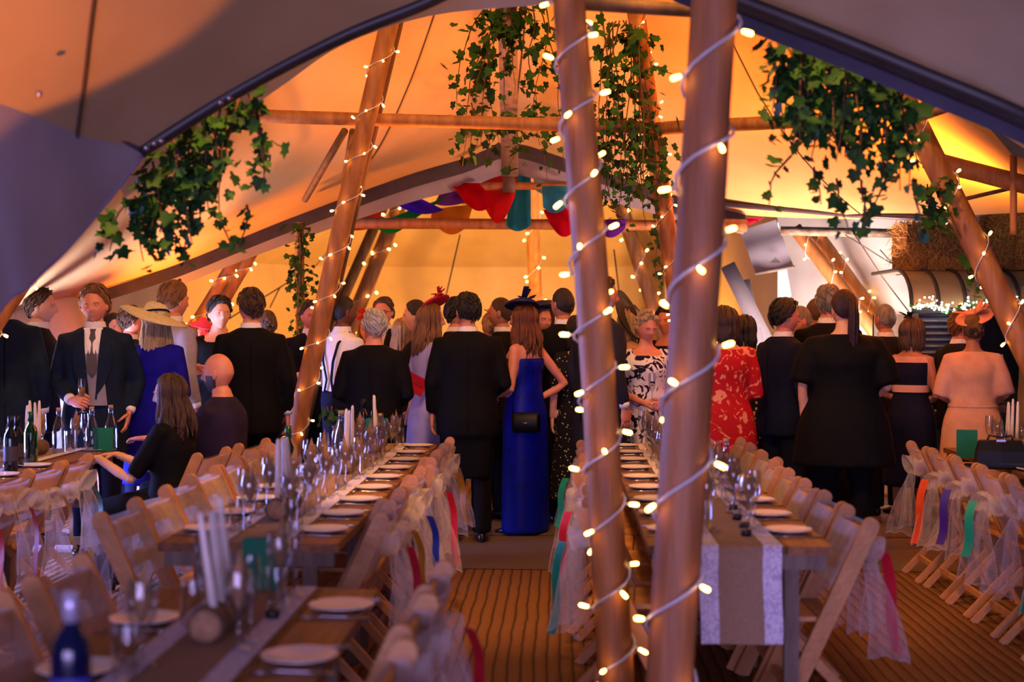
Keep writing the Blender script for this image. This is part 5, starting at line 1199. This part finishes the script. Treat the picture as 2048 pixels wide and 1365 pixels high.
# ================================================================== IVY
IVY = [M('ivy_' + str(i), c, .6, c2, 30, spec=.2) for i, (c, c2) in enumerate([('#2f5a22', '#214417'), ('#3d6b28', '#2c521c'), ('#254a20', '#183513')])]
STEM = M('ivy_stem', '#6b4a2c', .7)
def leaf_mesh(m, w_):
    out = [(0, 0), (.30, -.12), (.50, .12), (.36, .34), (.52, .62), (.24, .66), (0, 1.0), (-.24, .66), (-.52, .62), (-.36, .34), (-.50, .12), (-.30, -.12)]
    v = [Vector((0, .35, .06))] + [Vector((x * w_, y, -.10 * abs(x) - .08 * max(0, y - .5))) for x, y in out]
    mb = MB(); mb.add(v, [(0, i + 1, (i + 1) % len(out) + 1) for i in range(len(out))]); return mb.mesh('ivy_leaf', m)
LEAF = [leaf_mesh(IVY[i % 3], (.95, .8, 1.1)[i // 3]) for i in range(9)]
def ivy(label, starts, lens, seed, n_leaf, size=.085, drift=.06, spread=.03):
    """a hanging ivy swag: stems falling from `starts` (Vectors), leaves as parts"""
    rnd = random.Random(seed); e = empty('ivy_swag', starts[0]); tag(e, label, 'ivy', 'hanging ivy'); o0 = starts[0]; paths = []
    for i, p in enumerate(starts):
        L = lens[i % len(lens)] * rnd.uniform(.85, 1.1); pts = [p - o0]; d = Vector((rnd.uniform(-1, 1) * .5, rnd.uniform(-1, 1) * .5, -.35)); n = max(5, int(L / .09))
        for q in range(n):
            d = d * .72 + Vector((rnd.uniform(-drift, drift) * 2, rnd.uniform(-drift, drift) * 2, -.35)); pts.append(pts[-1] + d.normalized() * L / n)
        paths.append(pts)
        MB().tube(pts, [.006 * (1 - .6 * q / n) for q in range(n + 1)], 5).build('stem', STEM, e)
    tot = sum(len(p) for p in paths)
    for pts in paths:
        m = max(2, round(n_leaf * len(pts) / tot))
        for k in range(m):
            t = (k + rnd.random()) / m; x = t * (len(pts) - 1); i = min(int(x), len(pts) - 2)
            p = pts[i].lerp(pts[i + 1], x - i) + Vector((rnd.gauss(0, spread), rnd.gauss(0, spread), rnd.gauss(0, spread * .5)))
            sz = size * rnd.uniform(.55, 1.2) * (1 - .35 * t)
            link('leaf', LEAF[rnd.randrange(9)], e, p, (R(rnd.uniform(190, 290)), R(rnd.uniform(-35, 35)), R(rnd.uniform(-75, 75))), (sz, sz, sz))
    return e
def along(pl, n, Y=None):
    P = [at(*p) for p in pl]; return [poly_at(P, (i + .5) / n) for i in range(n)]
def hang(label, pl, n, lens, seed, nl, Y, Y0, size, drift, spread):
    k = Y / Y0
    return ivy(label, along([(u, v, Y) for u, v in pl], n), [x * k for x in lens], seed, nl, size * k, drift, spread * k)
hang('large ivy swag hanging under the dark bar at the left', [(285, 345), (350, 275), (430, 215), (505, 185), (525, 180)], 15, [.30, .52, .40, .58, .46, .34], 3, 290, 6.0, 7.2, .094, .09, .05)
hang('lower ivy clump at the corner of the left swag', [(240, 420), (295, 370), (355, 330), (450, 300)], 9, [.28, .40, .33], 4, 170, 6.05, 7.2, .092, .10, .05)
hang('thin ivy trails reaching down from the left swag', [(300, 440), (420, 440), (520, 400)], 4, [.24, .26, .2], 5, 34, 6.1, 7.2, .075, .14, .02)
hang('ivy tumbling from the ridge rafter at the centre', [(960, 20), (1010, 10), (1060, 10), (1100, 20)], 10, [.75, 1.05, .85, 1.15, .65], 7, 285, 11.2, 8.9, .086, .12, .05)
hang('ivy sprays spreading over the foot of the ridge rafter', [(930, 200), (1010, 240), (1090, 240)], 6, [.45, .3, .4], 9, 70, 12.3, 9.6, .074, .18, .05)
hang('long dense ivy column on the slanting pole right of centre', [(1215, 45), (1250, 40), (1285, 60)], 11, [1.15, 1.25, 1.05, .8], 11, 290, 10.45, 9.2, .080, .075, .07)
hang('lower ivy column on the slanting pole right of centre', [(1200, 210), (1260, 240), (1320, 260)], 8, [.7, .6, .5], 12, 180, 10.75, 9.5, .078, .09, .06)
hang('broad ivy swag hanging under the bar at the right', [(1530, 82), (1600, 92), (1680, 118), (1750, 150), (1815, 180)], 18, [.40, .52, .55, .42, .6, .48], 13, 300, 5.95, 7.2, .095, .07, .05)
hang('dense inner ivy of the broad right swag', [(1560, 130), (1640, 145), (1740, 185), (1800, 215)], 10, [.34, .42, .38], 14, 200, 5.95, 7.2, .098, .08, .055)
hang('ivy trails below the broad right swag', [(1560, 300), (1680, 360), (1780, 360), (1850, 360)], 6, [.28, .22, .3], 15, 46, 6.05, 7.3, .08, .14, .025)
hang('ivy bunch hanging by the hay bale near the slanting pole', [(1850, 370), (1885, 360)], 4, [.36, .3], 17, 40, 8.7, 8.4, .1, .1, .04)
hang('ivy climbing the upright birch pole', [(588, 450), (612, 450)], 6, [1.5, 1.2, 1.35, .9], 19, 200, 12.5, 12.5, .075, .03, .05)
hang('thin ivy strand beside the thick pole at the back', [(1312, 455), (1322, 455)], 3, [.7, .55], 21, 60, 13.0, 13.0, .07, .04, .03)
hang('ivy tuft on the base of the tall slanting pole', [(640, 815), (668, 812)], 3, [.15, .2], 23, 22, 10.7, 10.7, .06, .2, .03)
hang('ivy trail crossing the hay bale at the right', [(1940, 500), (1965, 520)], 3, [.28, .2], 25, 26, 9.0, 9.0, .09, .1, .04)
# ================================================================== RAINBOW BUNTING
def swag(col, label, TL, TR, BL, BR, yt, yb, sag=.12, bul=.1, top2=None):
    m = drape('swag_' + col.strip('#'), col)
    a, b, c, d = at(TL[0], TL[1], yt), at(TR[0], TR[1], yt), at(BL[0], BL[1], yb), at(BR[0], BR[1], yb); P = []
    for j in range(13):
        t = j / 12; row = []
        for i in range(11):
            s = i / 10; p = a.lerp(b, s).lerp(c.lerp(d, s), t)
            p = p + Vector((0, -bul * math.sin(math.pi * t) + .02 * math.sin(s * 9), -sag * math.sin(math.pi * s) * t)); row.append(p)
        P.append(row)
    o = MB().grid(P).build('fabric_swag', m); tag(o, label, 'bunting', 'rainbow fabric swags')
    return o
swag('#c01024', 'dark red fabric fold over the bunting bar left of centre', (900, 366), (958, 366), (926, 400), (990, 405), 14.0, 13.95, .10)
swag('#e8262e', 'bright red fabric swag at the centre of the bar', (960, 350), (1038, 345), (965, 405), (1030, 392), 14.6, 14.0, .24)
swag('#2d93b4', 'teal fabric strip hanging right of the red swag', (1026, 348), (1062, 348), (1012, 452), (1062, 450), 14.6, 14.0, .06)
swag('#8fd0d8', 'pale aqua fabric behind the bar', (1066, 350), (1124, 356), (1070, 380), (1120, 382), 15.2, 14.6, .05)
swag('#3a9ccc', 'sky blue fabric swag right of the teal strip', (1084, 372), (1140, 372), (1086, 415), (1140, 405), 14.0, 13.95, .08)
swag('#cc1230', 'crimson fabric swag below the sky blue one', (1085, 420), (1140, 414), (1098, 445), (1150, 462), 14.1, 14.0, .10)
swag('#6a2fb0', 'purple fabric end behind the ivy column', (1188, 440), (1252, 438), (1192, 458), (1250, 458), 14.2, 14.1, .09)
swag('#5a2ac4', 'violet fabric swag below the arch at the left', (775, 396), (812, 384), (800, 414), (888, 420), 14.4, 14.2, .06)
swag('#8a3c9a', 'mauve fabric drape behind the violet swag', (905, 355), (975, 348), (868, 408), (930, 405), 15.4, 14.8, .03)
swag('#1d9c3c', 'green fabric streamer sweeping down to the left', (872, 402), (904, 388), (748, 452), (800, 462), 14.6, 14.2, .05)
swag('#f08a24', 'amber orange fabric swag in the middle left', (868, 418), (948, 408), (862, 440), (936, 452), 14.7, 14.4, .12)
swag('#ef4a28', 'coral fabric drape at the far left of the bunting', (690, 430), (770, 400), (672, 452), (762, 448), 14.9, 14.5, .06)
swag('#f0a23a', 'golden fabric panel behind the red swag', (960, 350), (1000, 346), (900, 400), (960, 408), 15.6, 15.0, .03)
swag('#e0302c', 'scarlet fabric panel under the arch peak', (998, 346), (1040, 344), (960, 385), (1030, 390), 15.3, 14.9, .03)
swag('#7a2ab8', 'purple fabric end beside the log stub', (1430, 430), (1490, 438), (1436, 436), (1488, 444), 14.3, 14.2, .02)
swag('#e83a5a', 'pink fabric corner beside the log stub', (1490, 436), (1530, 436), (1488, 444), (1505, 448), 14.5, 14.4, .02)
swag('#e8402c', 'red fabric glimpsed right of the ivy column', (1280, 440), (1330, 442), (1285, 450), (1330, 452), 14.5, 14.4, .03)
# ================================================================== HORSEBOX BAR
hx0, hx1, hy, he, hr = 2.95, 4.3, 12.05, 1.70, 2.03
hbx = empty('horsebox_bar', ((hx0 + hx1) / 2, hy, 0)); tag(hbx, 'vintage metal horsebox bar with ribbed rounded roof and roller shutter', 'bar'); ox = (hx0 + hx1) / 2
MT = M('bar_metal', '#8d8a8c', .3, '#7b787c', 10, metal=.7); MD = M('bar_dark_frame', '#2b2a33', .5); MS = M('shutter_steel', '#6f7488', .5, '#5d6276', 12, metal=.2); MP = M('roof_panel', '#cbb893', .3, '#b8a47e', 5, metal=.55)
MB().box((0, .75, .42), (hx1 - hx0, 1.5, .84)).build('lower_body', MT, hbx, False)
MB().box((0, 1.46, 1.2), (hx1 - hx0, .06, .9)).build('back_panel', MD, hbx, False)
MB().box((-(hx1 - hx0) / 2 + .02, .75, 1.2), (.04, 1.5, .9)).build('end_panel', MT, hbx, False)
MB().box((0, -.10, .86), (hx1 - hx0 + .06, .28, .045)).build('counter', wood('bar_counter', '#7a5a3e', '#5a4030'), hbx, False)
na = 8; arcp = [(.55 - .55 * math.cos(R(90) * i / na), he + (hr - he) * math.sin(R(90) * i / na)) for i in range(na + 1)] + [(1.5, hr)]
for k in range(6):
    xa = -(hx1 - hx0) / 2 + (hx1 - hx0) * k / 6; xb = xa + (hx1 - hx0) / 6
    MB().grid([[Vector((x, y, z)) for x in (xa + .012, (xa + xb) / 2, xb - .012)] for y, z in arcp]).build('roof_panel', MP, hbx)
for k in range(7):
    x = -(hx1 - hx0) / 2 + (hx1 - hx0) * k / 6
    MB().tube([Vector((x, y - .01, z + .008)) for y, z in arcp], .018, 6).build('roof_rib', MD, hbx)
MB().box((0, -.012, he - .02), (hx1 - hx0, .03, .05)).build('eave_rail', MD, hbx, False)
for x in (-(hx1 - hx0) / 2 + .03, -.28, .3): MB().box((x, -.0, 1.27), (.045, .05, .82)).build('frame_post', MT, hbx, False)
MB().box((-.49, .055, 1.26), (.37, .012, .78)).build('shutter_backing', MS, hbx, False)
for k in range(15):
    MB().tube([Vector((-(hx1 - hx0) / 2 + .055, .03, .90 + .053 * k)), Vector((-.31, .03, .90 + .053 * k))], .027, 8, flat=.55).build('shutter_slat', MS, hbx)
MB().box((.0, .5, 1.05), (.5, .02, .35)).build('back_shelf', wood('bar_shelf', '#5a4030', '#3c2a20'), hbx, False)
o = MB().box((0, 0, 0), (.14, .012, .10)).build('card_terminal_screen', M('screen_blue', '#2a5a86', .3, emit='#4aa0d8', estr=.8)); o.location = at(1988, 722, 12.0); tag(o, 'small lit blue screen behind the peach dress', 'screen')
MB().box((0, .008, 0), (.155, .012, .115)).build('screen_bezel', M('screen_case', '#181820', .5), o, False)
bottle(0, 0, 'dark', 'dark bottle standing on the bar counter', Vector((3.34, 11.9, .885)), 1.1)
bottle(0, 0, 'dark', 'dark bottle at the back of the bar counter', Vector((3.42, 12.0, .885)), .95)
# micro light garland on the eave
g0 = Vector((hx0, hy - .06, he)); e = empty('micro_light_garland', g0); tag(e, 'thick garland of tiny white lights along the horsebox eave', 'fairy lights')
rnd = random.Random(4); pts = [Vector((t * (hx1 - hx0), .02 * math.sin(t * 40) - .01, .03 * math.sin(t * 19) + .045 * t)) for t in (i / 60 for i in range(61))]
MB().tube(pts, .008, 5).build('cable', M('garland_wire', '#4a4a3a', .6), e)
mb_ = MB().ball((0, 0, 0), .0085, 6).mesh('micro_bulb', BULBW)
for k in range(190):
    t = rnd.random(); p = poly_at(pts, t) + Vector((rnd.gauss(0, .012), -abs(rnd.gauss(0, .02)) - .012, rnd.gauss(0, .028))); link('bulb', mb_, e, p)
for k in range(60):
    p = poly_at(pts, rnd.random()) + Vector((rnd.gauss(0, .01), -.01, rnd.gauss(0, .02))); sz = rnd.uniform(.03, .05); link('leaf', LEAF[rnd.randrange(9)], e, p, (R(rnd.uniform(0, 360)), R(rnd.uniform(0, 360)), 0), (sz,) * 3)
# hay bales
HAY = M('hay', '#b8863f', .9, '#7c5524', 30, .8, 90, stretch=(1, 1, 4)); STRW = M('straw_blades', '#dcae62', .7, '#a87a3c', 40)
def bale(c, size, rz, label, seed):
    rnd = random.Random(seed); e = empty('hay_bale', c, R(rz)); tag(e, label, 'hay bale', 'hay bales on the horsebox roof')
    nx, ny, nz = size; mb = MB(); bm = bmesh.new(); bmesh.ops.create_cube(bm, size=1); bmesh.ops.subdivide_edges(bm, edges=bm.edges[:], cuts=9, use_grid_fill=True)
    for v in bm.verts:
        p = Vector((v.co.x * nx, v.co.y * ny, v.co.z * nz + nz / 2)); d = noise.noise(p * 9 + Vector((seed, 0, 0))) * .022; n = v.co.normalized(); v.co = p + n * d
        v.co.z = max(0, v.co.z)
    me = bpy.data.meshes.new('bale_body'); bm.to_mesh(me); bm.free(); me.materials.append(HAY); link('bale_body', me, e)
    mb = MB()
    for k in range(1700):
        f = rnd.choice('xyzyy'); p = Vector((rnd.uniform(-.5, .5) * nx, rnd.uniform(-.5, .5) * ny, rnd.uniform(0.04, 1) * nz))
        if f == 'x': p.x = math.copysign(nx / 2, p.x)
        elif f == 'y': p.y = -ny / 2
        else: p.z = nz
        d = Vector((rnd.gauss(0, 1), rnd.gauss(0, .5) - (.4 if f == 'y' else 0), rnd.gauss(0, .9))).normalized() * rnd.uniform(.04, .12)
        q = p + d
        if q.z < .004: q.z = .004
        s = d.cross(Vector((.3, .5, .8))).normalized() * .0038; mb.add([p - s, p + s, q + s * .6, q - s * .6], [(0, 1, 2, 3)])
    o = mb.build('straw', STRW, e, False); o['kind'] = 'stuff'
    for x in (-.22, .22):
        MB().tube([Vector((x * nx / .9, -ny / 2 - .012, .01)), Vector((x * nx / .9, -ny / 2 - .022, nz * .5)), Vector((x * nx / .9, -ny / 2 - .012, nz)), Vector((x * nx / .9, ny / 2, nz + .012))], .004, 5).build('baling_twine', M('twine', '#7a5a2a', .9), e)
bale(Vector((3.36, 12.85, hr + .004)), (.66, .45, .42), 4, 'left hay bale on the horsebox roof', 2)
bale(Vector((4.16, 12.75, hr + .004)), (.78, .45, .50), -5, 'right hay bale on the horsebox roof behind the slanting pole', 6)
# flowers on the bar
def posy(p, label, cols, seed, r=.11, nb=9):
    rnd = random.Random(seed); e = empty('flower_arrangement', p); tag(e, label, 'flowers')
    MB().lathe([(.001, 0), (.04, 0), (.045, .06), (.035, .11), (.032, .12)], 14, cap=False).build('vase', glass('vase_glass', '#d5dbe2'), e)
    for k in range(nb):
        a = rnd.uniform(0, 6.3); q = r * math.sqrt(rnd.random()); c = Vector((q * math.cos(a), q * math.sin(a), .17 + .10 * rnd.random() + .06 * (1 - q / r)))
        MB().tube([(0, 0, .03), c * .6 + Vector((0, 0, .02)), c], .003, 5).build('stem', IVY[1], e)
        f = MB()
        for i in range(11):
            b = i * 2.4; rr = .004 * i ** .5 * 3; f.ball(c + Vector((rr * math.cos(b), rr * math.sin(b), .014 - .0012 * i)), (.014, .014, .012), 6)
        f.build('bloom', cols[k % len(cols)], e)
    for k in range(26):
        a = rnd.uniform(0, 6.3); q = r * rnd.uniform(.4, 1.25); sz = rnd.uniform(.05, .09); link('leaf', LEAF[rnd.randrange(9)], e, (q * math.cos(a), q * math.sin(a), .12 + .13 * rnd.random()), (R(rnd.uniform(0, 360)), R(rnd.uniform(-60, 60)), a), (sz * .7, sz * 1.3, sz))
BW = M('bloom_white', '#e2dccf', .6); BY = M('bloom_ochre', '#c29a52', .6); BP = M('bloom_blush', '#d9a58c', .6)
posy(Vector((3.20, 11.93, .885)), 'white flower posy on the bar counter left of the peach dress', [BW, BW, BP], 3, .07, 7)
posy(Vector((3.60, 11.93, .885)), 'larger yellow flower arrangement on the bar beside the peach dress', [BY, BW, BY], 8, .13, 11)
